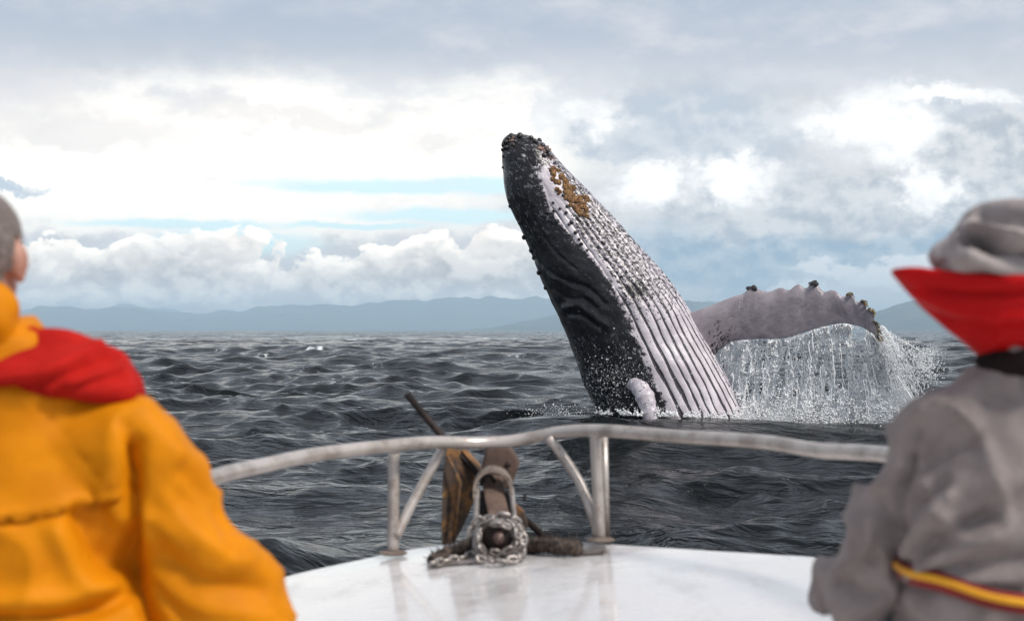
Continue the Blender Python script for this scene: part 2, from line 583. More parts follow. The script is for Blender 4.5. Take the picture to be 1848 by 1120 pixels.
def build_sea():
    c1 = np.linspace(math.radians(-24), math.radians(24), 560)
    c2 = np.linspace(math.radians(24), math.radians(336), 150)[1:-1]
    az = np.concatenate([c1, c2]); nc = len(az)
    rs = [2.0]
    while rs[-1] < 12: rs.append(rs[-1] + 0.35)
    while rs[-1] < 300: rs.append(rs[-1] * 1.0042)
    while rs[-1] < 2500: rs.append(rs[-1] * 1.012)
    while rs[-1] < 22000: rs.append(rs[-1] * 1.08)
    rs = np.array(rs); nr = len(rs)
    Rr, Az = np.meshgrid(rs, az, indexing='ij')
    x, y = Rr * np.sin(Az), Rr * np.cos(Az)
    daz = np.gradient(np.concatenate([az]))
    daz = np.abs(daz)
    dr = np.gradient(rs)
    cell = np.maximum(dr[:, None], 0.6 * daz[None, :] * rs[:, None])
    dx, dy, z = sea_disp(x, y, cell)
    calm = sstep(1.2, 3.4, np.hypot(x / 0.55, np.maximum(y - 3.0, 0)))      # the hull flattens the water under it
    z = z * calm - 0.25 * (1 - calm)
    X, Y = x + dx, y + dy
    V = np.stack([X, Y, z], -1).reshape(-1, 3)
    # foam: breaking crests
    foam = np.zeros_like(x)
    for px, py, w, h, s in ((850, 607, 42, 5, 1.0), (870, 610, 26, 3.5, 1.0), (560, 629, 34, 3.5, 0.95), (750, 625, 30, 3, 0.8), (398, 631, 14, 2.5, 0.75), (712, 599, 24, 1.8, 0.9),
                            (330, 636, 12, 2.5, 0.6), (560, 668, 40, 3, 0.55), (600, 686, 34, 4, 0.7), (690, 692, 60, 5, 0.55), (760, 703, 40, 5, 0.6), (440, 775, 24, 6, 0.5), (795, 778, 40, 5, 0.62), (700, 771, 26, 3, 0.6),
                            (300, 612, 26, 3, .9), (640, 612, 30, 3, .9), (470, 642, 30, 4, .8), (930, 640, 26, 4, .75), (680, 655, 30, 4, .7), (980, 668, 30, 4, .6), (1690, 640, 30, 4, .8), (395, 838, 40, 8, 0.5), (1655, 610, 30, 3, 0.5), (1030, 752, 26, 8, 0.6), (1010, 735, 40, 12, 0.4), (640, 760, 60, 3, 0.3), (1250, 868, 50, 5, 0.32), (1440, 860, 60, 5, 0.3)):
        d = CAM_Z * FPX / (py - 595.0)
        cand = np.exp(np.linspace(math.log(12), math.log(d * 1.7), 1500))          # look for a crest that nothing nearer hides
        cd_ = sea_disp((px - 924) / FPX * cand, cand, np.maximum(cand * np.where(cand < 300, .0042, .012), .05))
        sl = (cd_[2] - CAM_Z) / cand
        run = np.maximum.accumulate(sl)
        cost = np.abs(sl + (py - 595.0) / FPX) + (sl < run - 1e-9) * 1.0 + (cand < d * .45) * 1.0
        d = cand[int(np.argmin(cost))] - 0.2
        cx = (px - 924) / FPX * d
        rx = 1.25 * w / FPX * d
        ry = min(h * d * d / (CAM_Z * FPX), 0.5 + 0.012 * d)
        hb = s * min(1.5 * h / FPX * d, 0.6)                 # the crest itself stands up and topples
        ragged = 0.75 + 0.5 * perlin(np.stack([x / (0.22 * rx + .2), y * 0 + py, x * 0], -1).reshape(-1, 3)).reshape(x.shape)
        yb = max(1.0, 0.004 * d * 2.5)
        z = z + hb * ragged * np.exp(-np.abs((x - cx) / rx) ** 2.5 - ((y - d - yb * .6) / yb) ** 2) * (h > 2.4 or d > 200)
        foam = np.maximum(foam, s * 1.25 * ragged * np.exp(-((x - cx) / rx) ** 2 - ((y - d) / (ry + yb)) ** 2))
    # churned water round the whale and under the fin
    a, b = np.array([3.2, 31.6]), np.array([8.6, 31.9])
    t = np.clip(((x - a[0]) * (b - a)[0] + (y - a[1]) * (b - a)[1]) / ((b - a) @ (b - a)), 0, 1)
    dist = np.hypot(x - a[0] - t * (b - a)[0], (y - a[1] - t * (b - a)[1]) / 0.8)
    foam = np.maximum(foam, 1.15 * np.exp(-(dist / 1.25) ** 4))
    # crests steep enough to break
    gx = np.gradient(z, axis=0) / dr[:, None]
    steep = sstep(0.48, 0.8, -gx) * (Rr < 200) * sstep(0.1, 0.3, z)
    foam = np.maximum(foam, 0.30 * steep)
    F = grid_faces(nr, nc)
    # close the middle under the boat
    V = np.concatenate([V, [[0, 0, -0.25]]])
    i = np.arange(nc); j = (i + 1) % nc
    cap = np.stack([np.full(nc, nr * nc), j, i], 1)
    m, g, b, out = new_mat('sea_water')
    p = g.obj()
    fo = g.attr('foam')
    px, py, pz = g.sep(p)
    # crest-aligned coordinates: ripples are longer across the wind than along it
    rot = g.xyz(g.m('MULTIPLY_ADD', px, 0.927, g.m('MULTIPLY', py, -0.375)), g.m('MULTIPLY_ADD', px, 0.375, g.m('MULTIPLY', py, 0.927)), pz)
    rp = g.v('MULTIPLY', rot, (0.5, 1.15, 1.0))
    n1 = g.noise(rp, 0.55, 4, 0.6, 0.4)
    n2 = g.noise(rp, 2.1, 4, 0.62, 0.5)
    n3 = g.noise(rp, 8.5, 3, 0.6, 0.6)
    r1 = g.m('ABSOLUTE', g.m('SUBTRACT', n2, 0.5))
    gustn = g.ss(0.35, 0.7, g.noise(p, 0.16, 3, 0.55))
    nm = g.bump(n1, 0.75, 0.42)
    nm = g.bump(g.m('MULTIPLY_ADD', r1, -0.9, n2), g.m('MULTIPLY_ADD', gustn, 0.3, 0.65), 0.19, nm)
    nm = g.bump(n3, g.m('MULTIPLY_ADD', gustn, 0.35, 0.35), 0.045, nm)
    # beyond the mesh's reach the unresolved chop is carried by scattered normals
    dist = g.v('LENGTH', p)
    far = g.ss(50.0, 420.0, dist)
    gm = g.n.new('ShaderNodeNewGeometry').outputs['Normal']
    sc1 = g.v('SUBTRACT', g.noise(rp, 0.9, 3, 0.65, color=True), (0.5, 0.5, 0.5))
    sc2 = g.v('SUBTRACT', g.noise(rp, 0.12, 3, 0.6, color=True), (0.5, 0.5, 0.5))
    tilt = g.v('ADD', g.v('MULTIPLY', sc1, (3.2, 5.6, 0.0)), g.v('MULTIPLY', sc2, (1.4, 3.0, 0.0)))
    fnm = g.v('NORMALIZE', g.v('ADD', gm, tilt))
    mx = g.n.new('ShaderNodeMix'); mx.data_type = 'VECTOR'
    g.put(mx.inputs[0], far); g.put(mx.inputs[4], nm); g.put(mx.inputs[5], fnm)
    nm = g.v('NORMALIZE', mx.outputs[1])
    fn = g.noise(g.v('MULTIPLY', rot, (0.7, 1.0, 1.0)), 3.2, 7, 0.68, 0.8)
    fn2 = g.noise(p, 14.0, 4, 0.6)
    fm = g.ss(0.52, 0.66, g.m('ADD', g.m('MULTIPLY', fo, 0.72), g.m('MULTIPLY_ADD', g.m('SUBTRACT', fn, 0.5), 1.15, g.m('MULTIPLY', g.m('SUBTRACT', fn2, 0.5), 0.5))))
    fm = g.m('MULTIPLY', fm, g.ss(0.05, 0.2, fo))
    col = g.mix(fm, (0.0068, 0.0082, 0.0090), (0.78, 0.80, 0.82))
    g.put(b.inputs['Base Color'], col)
    g.put(b.inputs['Roughness'], g.m('MULTIPLY_ADD', fm, 0.6, 0.11))
    b.inputs['IOR'].default_value = 1.333
    g.put(b.inputs['Specular IOR Level'], g.m('MULTIPLY_ADD', fm, 0.08, 0.23))
    g.put(b.inputs['Normal'], nm)
    o = mk('sea', V, [F, cap], m, attrs={'foam': np.concatenate([foam.ravel(), [0]])})
    tag(o, 'dark slate sea with choppy waves and a few white crests', None, None, 'structure')
    return o
build_sea()

# ------------------------------------------------------------------ hills across the bay
def build_hills():
    m, g, b, out = new_mat('forested_hill')
    p = g.obj()
    n = g.noise(p, 0.004, 6, 0.6)
    col = g.mix(g.ss(0.35, 0.65, n), (0.035, 0.055, 0.045), (0.075, 0.085, 0.06))
    g.put(b.inputs['Base Color'], col)
    b.inputs['Roughness'].default_value = 1.0
    b.inputs['Specular IOR Level'].default_value = 0.0

    def ridge(label, sky, D, depth, rough, seed, nx=420, ny=44):
        sky = np.array(sky, float)
        px = np.linspace(sky[0, 0], sky[-1, 0], nx)
        top = np.interp(px, sky[:, 0], sky[:, 1])
        q = np.stack([px * 0.021, np.full(nx, seed), np.zeros(nx)], 1)
        top = top - rough * fbm(q, 5, 0.55)
        H = (595 - top) / FPX * D
        end = sstep(0, 0.03, np.linspace(0, 1, nx)) * sstep(1, 0.97, np.linspace(0, 1, nx))
        xs = (px - 924) / FPX * D
        f = np.linspace(0, 1, ny)                     # 0 shore ... 0.6 crest ... 1 back
        y = D + (f - 0.6) * depth
        prof = np.where(f < 0.6, sstep(-0.15, 0.62, f) - sstep(-0.15, 0.62, 0.0), 1 - 0.7 * sstep(0.6, 1.05, f))
        prof = prof / prof.max()
        X = np.broadcast_to(xs, (ny, nx)); Y = np.broadcast_to(y[:, None], (ny, nx))
        pp = np.stack([X / 900, Y / 700, np.full((ny, nx), seed)], -1).reshape(-1, 3)
        rn = fbm(pp, 5, 0.55).reshape(ny, nx)
        env = (np.sin(np.pi * np.clip(f / 0.6, 0, 1)) + 0.15 * (f > 0.5))[:, None]
        Z = prof[:, None] * H[None] * (1 + 0.42 * rn * env) * end[None] - 4
        V = np.stack([X * (Y / D), Y, Z], -1).reshape(-1, 3)
        o = mk('hills', V, grid_faces(ny, nx, False), m)
        tag(o, label, None, None, 'structure')
    ridge('long hazy mountain ridge far across the water', [(-260, 556), (40, 555), (120, 553), (180, 556), (260, 556), (330, 562), (370, 566), (420, 561), (470, 555), (545, 545), (600, 548), (700, 543), (800, 541), (900, 538), (980, 537), (1060, 539), (1160, 541), (1260, 543), (1330, 548), (1420, 556), (1560, 566), (1700, 574), (1900, 582), (2150, 590)], 14500, 5200, 5.0, 1.3)
    ridge('faintest peak behind the long ridge, at left', [(90, 575), (170, 557), (240, 548), (290, 556), (420, 575)], 18500, 3000, 5.0, 6.1, 120, 24)
    ridge('nearer dark hill seen behind the whale', [(830, 594), (900, 588), (950, 577), (990, 568), (1040, 560), (1110, 552), (1180, 546), (1250, 541), (1310, 545), (1380, 556), (1460, 572), (1550, 594)], 9000, 2600, 3.0, 3.4, 260, 34)
    ridge('nearest blue hill beside the red collar', [(1480, 594), (1540, 574), (1590, 555), (1640, 541), (1700, 532), (1780, 528), (1880, 534), (2000, 552), (2120, 590)], 7600, 2400, 3.0, 8.8, 240, 34)
build_hills()

# ------------------------------------------------------------------ sea air
def build_haze():
    X0, Y0, Y1, Z0, Z1 = 23500, -23500, 23500, -6.0, 345.0
    c = np.array([[x, y, z] for x in (-X0, X0) for y in (Y0, Y1) for z in (Z0, Z1)], float)
    F = np.array([[0, 1, 3, 2], [4, 6, 7, 5], [0, 4, 5, 1], [2, 3, 7, 6], [0, 2, 6, 4], [1, 5, 7, 3]])
    m = bpy.data.materials.new('sea_air'); m.use_nodes = True
    t = m.node_tree
    for nd in list(t.nodes): t.nodes.remove(nd)
    out = t.nodes.new('ShaderNodeOutputMaterial')
    v = t.nodes.new('ShaderNodeVolumePrincipled')
    v.inputs['Color'].default_value = (0.64, 0.84, 1.0, 1)
    v.inputs['Density'].default_value = 1.35e-4
    v.inputs['Anisotropy'].default_value = 0.0
    t.links.new(v.outputs[0], out.inputs['Volume'])
    o = mk('haze', c, F, m, smooth=False)
    tag(o, 'pale sea haze in front of the far hills', None, None, 'stuff')
build_haze()
# ------------------------------------------------------------------ the boat
DK_A, DK_B = -0.807, 0.068                 # deck plane below the camera: z = A + B x
def on_deck(px, py, lift=0.0):
    cx, cy = (px - 924.0) / FPX, (560.0 - py) / FPX
    dy, dz = _cp - cy * _sp, _sp + cy * _cp
    t = (DK_A + lift) / (dz - DK_B * cx)
    return np.array([cx * t, dy * t, CAM_Z + dz * t])

def deck_z(x, y=0):
    return CAM_Z + DK_A + DK_B * x

def mat_gelcoat():
    m, g, b, out = new_mat('white_gelcoat')
    p = g.obj()
    st = g.noise(g.v('MULTIPLY', p, (3.0, 1.0, 1.0)), 2.2, 5, 0.6)
    sp = g.noise(p, 26, 4, 0.6)
    col = g.mix(g.ss(0.52, 0.75, st), (0.68, 0.655, 0.65), (0.53, 0.50, 0.49))
    col = g.mix(g.m('MULTIPLY', g.ss(0.62, 0.74, sp), 0.35), col, (0.46, 0.41, 0.37))
    rust = g.m('MULTIPLY', g.ss(0.60, 0.8, g.noise(g.v('MULTIPLY', p, (5.0, 0.9, 1.0)), 2.7, 6, 0.65)), 0.45)
    col = g.mix(rust, col, (0.52, 0.42, 0.33))
    g.put(b.inputs['Base Color'], col)
    wet = g.ss(0.38, 0.62, g.noise(p, 3.1, 4, 0.55))
    g.put(b.inputs['Roughness'], g.m('MULTIPLY_ADD', wet, 0.22, 0.13))
    b.inputs['Coat Weight'].default_value = 0.5
    b.inputs['Coat Roughness'].default_value = 0.08
    g.put(b.inputs['Normal'], g.bump(g.noise(p, 11, 4, 0.5), 0.22, 0.014))
    return m
M_GEL = mat_gelcoat()

def mat_rail():
    m, g, b, out = new_mat('weathered_white_rail')
    p = g.obj()
    n = g.noise(p, 9, 5, 0.62)
    s = g.noise(p, 55, 4, 0.6)
    col = g.mix(g.ss(0.4, 0.7, n), (0.50, 0.45, 0.42), (0.30, 0.255, 0.228))
    col = g.mix(g.m('MULTIPLY', g.ss(0.58, 0.70, s), 0.7), col, (0.26, 0.15, 0.09))
    g.put(b.inputs['Base Color'], col)
    b.inputs['Roughness'].default_value = 0.33
    b.inputs['Metallic'].default_value = 0.35
    g.put(b.inputs['Normal'], g.bump(s, 0.25, 0.003))
    return m
M_RAIL = mat_rail()

def mat_rust(name, a, bcol, c, metal=0.0, rough=0.75):
    m, g, b, out = new_mat(name)
    p = g.obj()
    n = g.noise(p, 9, 6, 0.68, 0.6)
    s = g.noise(p, 34, 5, 0.65)
    col = g.mix(g.ss(0.42, 0.6, n), a, bcol)
    col = g.mix(g.ss(0.55, 0.68, s), col, c)
    g.put(b.inputs['Base Color'], col)
    b.inputs['Roughness'].default_value = rough
    b.inputs['Metallic'].default_value = metal
    b.inputs['Specular IOR Level'].default_value = 0.18 if metal == 0 else 0.5
    g.put(b.inputs['Normal'], g.bump(g.m('MULTIPLY_ADD', n, 0.6, s), 0.6, 0.006))
    return m
M_RUST_O = mat_rust('orange_rust', (0.075, 0.054, 0.043), (0.25, 0.125, 0.05), (0.04, 0.03, 0.026))
M_RUST_B = mat_rust('brown_rust', (0.10, 0.066, 0.054), (0.145, 0.098, 0.078), (0.045, 0.032, 0.028))
M_IRON = mat_rust('dark_iron', (0.022, 0.017, 0.016), (0.038, 0.026, 0.022), (0.015, 0.012, 0.011), 0.0, 0.6)
M_STEEL = mat_rust('dull_steel', (0.42, 0.38, 0.36), (0.30, 0.265, 0.245), (0.22, 0.17, 0.14), 0.55, 0.38)
M_CHAIN = mat_rust('galvanised_chain', (0.36, 0.325, 0.305), (0.20, 0.175, 0.16), (0.08, 0.06, 0.05), 0.75, 0.36)

EDGE_PX = [(490, 1040), (560, 1021), (640, 1004), (720, 987), (800, 975), (880, 968), (950, 966), (1040, 970), (1120, 975), (1220, 981), (1300, 986), (1400, 992), (1500, 1000)]

def build_boat():
    boat = empty('fishing_boat', (0, 1.5, deck_z(0) - 1.2), 'white fishing boat bow with a bent pipe railing and glossy wet deck', 'boat')
    e = [on_deck(*q)[:2] for q in EDGE_PX]
    left = [(-1.62, -4.0), (-1.72, -1.5), (-1.70, 1.0), (-1.60, 2.4), (-1.42, 3.4), (-1.15, 4.35)]
    right = [(1.36, 4.05), (1.62, 3.2), (1.76, 2.2), (1.82, 0.8), (1.82, -1.5), (1.70, -4.0)]
    E = spline(np.array(left + e + right), 260)
    n = len(E)
    # inward rings make a cambered deck
    cx = np.interp(E[:, 1], [-4, 2, 4.5, 5.7], [0.05, 0.05, 0.03, -0.03])
    rings = []
    for k in (0.0, 0.02, 0.06, 0.15, 0.3, 0.5, 0.7, 0.85, 1.0):
        w = 1 - k
        x = cx + (E[:, 0] - cx) * w
        y = E[:, 1] - 0.55 * k * sstep(4.2, 5.6, E[:, 1])
        z = deck_z(x) + 0.016 * (1 - w ** 2) - 0.016
        rings.append(np.stack([x, y, z], 1))
    R = np.array(rings)
    V = R.reshape(-1, 3)
    mk('deck', V, grid_faces(len(rings), n, False)[:, ::-1], M_GEL, boat)
    # hull: rounded toe, then the flared side
    side = []
    for o, dz in ((-0.012, -0.004), (0.004, -0.002), (0.014, -0.012), (0.016, -0.03), (0.006, -0.06), (0.0, -0.10)):
        side.append((o, dz, 0.0))
    for q in np.linspace(0.1, 1, 9):
        side.append((0.0, -0.10 - 1.6 * q, q))
    T = np.gradient(E, axis=0); T /= np.linalg.norm(T, axis=1)[:, None]
    Nn = np.stack([-T[:, 1], T[:, 0]], 1)
    H = []
    for o, dz, q in side:
        p2 = E + Nn * o
        x = cx + (p2[:, 0] - cx) * (1 - 0.45 * q ** 1.4)
        y = p2[:, 1] - 0.9 * q * sstep(3.5, 5.6, E[:, 1])
        H.append(np.stack([x, y, deck_z(p2[:, 0]) - 0.016 + dz], 1))
    H = np.array(H)
    mk('hull', H.reshape(-1, 3), grid_faces(len(H), n, False), M_GEL, boat)
    # pulpit rail, knocked out of true over the years
    rail = [(60, 960, 2.9), (220, 905, 3.45), (390, 860, 4.10), (470, 840, 4.45), (560, 822, 4.78), (640, 811, 5.02), (720, 802, 5.2), (775, 798, 5.32), (815, 798, 5.42), (860, 799, 5.48), (910, 797, 5.5), (955, 790, 5.49),
            (1000, 781, 5.45), (1040, 777, 5.38), (1075, 776, 5.3), (1120, 778, 5.2), (1200, 785, 5.05), (1330, 794, 4.75), (1390, 798, 4.6), (1440, 806, 4.48), (1480, 812, 4.38), (1530, 815, 4.28), (1600, 820, 4.1), (1730, 832, 3.7), (1850, 850, 3.4)]
    path = spline([P(*q) for q in rail], 240)
    path = path + 0.0025 * np.stack([perlin(path * 3.1), perlin(path * 3.1 + 9), perlin(path * 3.7 + 4)], 1)
    mk('top_rail', *tube(path, 0.0240, 18), M_RAIL, boat)
    a = on_deck(709, 999); b = P(711, 806, a[1])
    def post(base, top, r=0.0215):
        pts = spline([base, base * 0.5 + top * 0.5, top], 12)
        mk('post', *tube(pts, r, 16), M_RAIL, boat)
        c = np.array([base[0], base[1], deck_z(base[0]) + 0.004])
        q = ellipsoid(c, (0.056, 0.05, 0.010), 20, 8)
        mk('base_plate', *q, M_STAIN, boat)
        w = tube([top + (0, 0, -0.020), top + (0, 0, -0.008)], r + 0.004, 16)
        mk('weld', *w, M_RAIL, boat)
    post(a, b)
    a2 = on_deck(1083, 975); b2 = P(1074, 779, a2[1]); post(a2, b2)
    for q, ql in ((1710, 3.75), (180, 3.35)):
        top = path[np.argmin(np.abs(path[:, 1] - ql) + (10 if q > 900 else 0) * (path[:, 0] < 0) + (10 if q < 900 else 0) * (path[:, 0] > 0))]
        base = np.array([top[0] * 1.0, top[1], deck_z(top[0]) - 0.016])
        post(base, top)
    mk('brace', *tube(spline([P(715, 966, a[1] - .01), P(735, 925, a[1] + .03), P(770, 860, a[1] + .09), P(800, 808, a[1] + .12)], 30), 0.0188, 14), M_RAIL, boat)
    mk('brace', *tube(spline([P(1079, 962, a2[1] + .0), P(1066, 920, a2[1] + .04), P(1045, 868, a2[1] + .08), P(1015, 822, a2[1] + .12), P(990, 789, a2[1] + .13)], 36), 0.0188, 14), M_RAIL, boat)
    # twin lower tube welded along the second post
    mk('backing_tube', *tube([a2 + (0.026, 0.035, 0), P(1090, 783, a2[1] + .035)], 0.014, 12), M_RAIL, boat)
    # bow roller: two cheek bars and a hoop, with a dark tray between them
    tl, tr = P(861, 884, 5.42), P(923, 884, 5.42)
    bl, br = P(857, 992, 5.12), P(938, 990, 5.12)
    mk('roller_cheek', *tube(spline([bl, P(859, 940, 5.27), tl], 14), 0.0105, 10, flat=1.8), M_STEEL, boat)
    mk('roller_cheek', *tube(spline([br, P(929, 940, 5.27), tr], 14), 0.0105, 10, flat=1.8), M_STEEL, boat)
    arch = spline([P(857, 894, 5.40), P(858, 870, 5.42), P(870, 852, 5.43), P(889, 845, 5.43), P(909, 852, 5.43), P(921, 870, 5.42), P(923, 892, 5.40)], 40)
    T_, A_, B_ = frames(arch)
    ring = []
    for c, ax in zip(arch, A_):
        cen = P(889, 885, 5.42); out_ = c - cen; out_ /= np.linalg.norm(out_)
        fw = np.array([0, 1.0, 0.12])
        ring.append([c + out_ * .006 - fw * .035, c + out_ * .006 + fw * .035, c - out_ * .006 + fw * .035, c - out_ * .006 - fw * .035])
    mk('roller_hoop', *loft(ring), M_STAIN, boat, smooth=False)
    tray = [P(866, 884, 5.47), P(918, 884, 5.47), P(930, 985, 5.2), P(864, 987, 5.2)]
    mk('roller_tray', *prism(tray, (0, .02, -.012), 0.003), M_IRON, boat)
    # windlass drum with its bolt
    c = P(900, 968, 5.02)
    mk('windlass_drum', *tube([c + (0, .10, 0), c + (0, .02, 0), c + (0, .0, 0)], [.06, .062, .052], 24), M_IRON, boat)
    mk('windlass_bolt', *join([tube([c + (0, .01, 0), c + (0, -.045, 0)], [.021, .019], 18), ellipsoid(c + (0, -.047, 0), (.013, .012, .013), 16, 10)]), M_RUST_P, boat)
    # flat steel straps bolted to the deck
    for q in ([(772, 1012), (868, 1008), (870, 1016), (776, 1022)], [(1030, 992), (1092, 988), (1096, 997), (1034, 1001)]):
        mk('deck_strap', *prism([on_deck(*k, lift=0.002) for k in q], (0, 0, .012), 0.003), M_CHAIN, boat)
    return boat
M_STAIN = mat_rust('stained_plate', (0.22, 0.18, 0.155), (0.14, 0.105, 0.085), (0.07, 0.05, 0.04))
M_RUST_P = mat_rust('pinkish_rust', (0.13, 0.075, 0.065), (0.09, 0.055, 0.05), (0.20, 0.14, 0.13), 0.3, 0.35)
BOAT = build_boat()

def build_anchor():
    an = empty('anchor', P(890, 960, 5.6), 'rusty steel anchor stowed over the bow behind the railing', 'anchor')
    # stock: long round bar running through the crown
    mk('stock', *tube([P(734, 710, 5.78), P(800, 790, 5.8), P(900, 893, 5.82), P(990, 975, 5.84)], 0.0145, 14), M_IRON, an)
    # the big fluke, a folded plate
    fl = [(806, 806), (833, 812), (866, 852), (860, 893), (838, 945), (820, 980), (812, 1005), (797, 1005), (797, 930), (799, 860)]
    V, F = prism([P(x, y, 5.74 + 0.0016 * (x - 797)) for x, y in fl], (0, .022, 0), 0.005)
    mk('fluke', V, F, M_RUST_O, an, smooth=False)
    mk('fluke_rib', *tube([P(808, 822, 5.72), P(830, 870, 5.73), P(817, 985, 5.73)], [.006, .010, .005], 10), M_RUST_O, an)
    mk('fluke_flange', *prism([P(833, 812, 5.79), P(842, 814, 5.84), P(874, 850, 5.84), P(866, 854, 5.79)], (0, .012, .01), 0.003), M_RUST_O, an, smooth=False)
    fr = [(927, 905), (946, 922), (953, 945), (944, 985), (932, 1000), (924, 960)]
    mk('fluke', *prism([P(x, y, 5.74) for x, y in fr], (0, .022, 0), 0.005), M_RUST_O, an, smooth=False)
    # crown block above the roller
    head = [(884, 790), (912, 795), (938, 836), (926, 872), (912, 884), (880, 880), (868, 850), (876, 815)]
    mk('crown', *prism([P(x, y, 5.66) for x, y in head], (0, .09, .01), 0.012, 3), M_RUST_B, an)
    mk('crown_pin', *tube([P(917, 838, 5.665), P(917, 838, 5.64)], .012, 14), M_IRON, an)
    # shank lying down the roller
    sh = spline([P(889, 858, 5.52), P(892, 890, 5.42), P(901, 930, 5.28), P(914, 965, 5.16)], 16)
    R = []
    for q in sh: R.append(ering((q[0], q[1], q[2]), .040, .022, 16, 4.0))
    mk('shank', *loft(R), M_RUST_B, an)
    mk('shackle', *tube(spline([P(868, 875, 5.47), P(872, 862, 5.48), P(884, 858, 5.48), P(893, 868, 5.46)], 20), .007, 8), M_IRON, an)
    for x, d in ((852, 5.5), (944, 5.5)):
        mk('stock_nut', *tube([P(x, 893 if x < 900 else 897, d), P(x + (-5 if x < 900 else 5), 893 if x < 900 else 898, d)], .016, 6), M_IRON, an, smooth=False)
build_anchor()

def link_mesh(L=0.050, W=0.034, r=0.0066):
    t = np.linspace(0, 2 * np.pi, 21)[:-1]
    s = (L - W) / 2
    path = np.stack([np.cos(t) * (W / 2 - r) + np.sign(np.cos(t)) * s * np.minimum(1, np.abs(np.cos(t)) * 3), np.sin(t) * (W / 2 - r), np.zeros_like(t)], 1)
    th = np.linspace(0, 2 * np.pi, 8, endpoint=False)
    V = []
    for k in range(20):
        tan = path[(k + 1) % 20] - path[k - 1]; tan /= np.linalg.norm(tan)
        nn = np.array([tan[1], -tan[0], 0])
        V.append(path[k] + r * (np.cos(th)[:, None] * nn + np.sin(th)[:, None] * np.array([0, 0, 1.0])))
    V = np.array(V).reshape(-1, 3)
    i = np.arange(20)[:, None]; j = np.arange(8)[None]
    i2 = (i + 1) % 20; j2 = (j + 1) % 8
    F = np.stack([i * 8 + j, i2 * 8 + j, i2 * 8 + j2, i * 8 + j2], -1).reshape(-1, 4)
    return V, F

def build_chain():
    c = P(900, 972, 5.02)
    ch = empty('anchor_chain', c, 'grey galvanised chain wound round the windlass, its loose end lying on the deck', 'chain')
    pts = []
    # turns round the drum
    for turn, (r, y) in enumerate(((.072, -.005), (.086, .03), (.060, -.012), (.080, .06))):
        for a in np.linspace(0, 2 * np.pi, 13)[:-1]:
            pts.append(c + np.array([r * math.cos(a + turn * .3), y + .012 * math.sin(3 * a + turn), r * math.sin(a + turn * .3) * 0.93]))
    n_turn = len(pts)
    tail = [c + np.array([-.06, -.01, -.08])] + [on_deck(x, y, .018) for x, y in ((866, 1000), (845, 1003), (822, 1008), (800, 1012), (782, 1016))]
    tail = spline(tail, 9)
    pile = [on_deck(x, y, .02) for x, y in ((868, 1008), (885, 1012), (905, 1012), (925, 1009), (940, 1003), (946, 996), (858, 998))]
    pts = np.array(pts)
    base = None
    r = np.random.default_rng(3)
    def put(p, d, roll):
        nonlocal base
        d = Vector(d).normalized()
        q = d.to_track_quat('X', 'Z').to_matrix() @ Matrix.Rotation(roll, 3, 'X')
        if base is None:
            base = mk('link', link_mesh()[0], link_mesh()[1], M_CHAIN, None)
            o = base
        else:
            o = base.copy(); COL.objects.link(o)
        o.parent = ch
        o.location = tuple(np.asarray(p) - np.array(ch['_org']))
        o.rotation_euler = q.to_euler()
        o['_org'] = [float(k) for k in p]
    for k in range(n_turn):
        q0, q1 = pts[k - 1 if k % 12 else k + 11], pts[k + 1 if k % 12 != 11 else k - 11]
        put(pts[k] + r.normal(0, .007, 3), q1 - q0, (k % 2) * math.pi / 2 + r.normal(.5, .45))
    for k in range(len(tail)):
        d = tail[min(k + 1, len(tail) - 1)] - tail[max(k - 1, 0)]
        put(tail[k], d, (k % 2) * math.pi / 2 + r.normal(.3, .2))
    for k, q in enumerate(pile):
        put(q, (r.normal(), r.normal(), r.normal() * .3), r.uniform(0, 3))
build_chain()

def build_rope():
    m, g, b, out = new_mat('tarry_rope')
    p = g.obj(); n = g.noise(p, 40, 5, 0.7)
    g.put(b.inputs['Base Color'], g.mix(g.ss(.4, .65, n), (0.035, 0.026, 0.022), (0.11, 0.08, 0.062)))
    b.inputs['Roughness'].default_value = 0.95
    g.put(b.inputs['Normal'], g.bump(n, 0.8, 0.01))
    def strand(path, r0, label):
        path = spline(path, 60)
        parts = []
        T, A, B = frames(path)
        t = np.linspace(0, 1, 60)
        for k in range(3):
            a = t * 26 + k * 2 * np.pi / 3
            off = r0 * 0.5 * (np.cos(a)[:, None] * A + np.sin(a)[:, None] * B)
            parts.append(tube(path + off, r0 * (0.62 + 0.12 * np.sin(t * 40 + k)), 9))
        r = np.random.default_rng(int(r0 * 1e4))
        fr = []
        for k in range(260):
            i = r.integers(2, 58); d = A[i] * r.normal() + B[i] * r.normal() + T[i] * r.normal() * .5
            d /= np.linalg.norm(d)
            s = path[i] + d * r0 * .7
            e = s + d * r0 * r.uniform(.5, 1.3) + (0, 0, r.normal() * .006)
            fr.append(tube([s, (s + e) / 2 + r.normal(0, .003, 3), e], [.0022, .0018, .0008], 4, caps=False))
        root = mk('rope', *join(parts), m, None, origin=path[0])
        tag(root, label, 'rope', 'dark ropes lying on the bow')
        f = mk('frayed_fibres', *join(fr), m, root)
        f['kind'] = 'stuff'
    strand([on_deck(942, 983, .025), on_deck(985, 984, .03), on_deck(1020, 986, .03), on_deck(1046, 990, .02)], .026, 'dark frayed rope stub lying right of the chain')
    strand([on_deck(868, 980, .03), on_deck(838, 988, .028), on_deck(806, 1000, .022), on_deck(780, 1010, .014)], .022, 'dark rope running left from the windlass to the loose chain end')
build_rope()
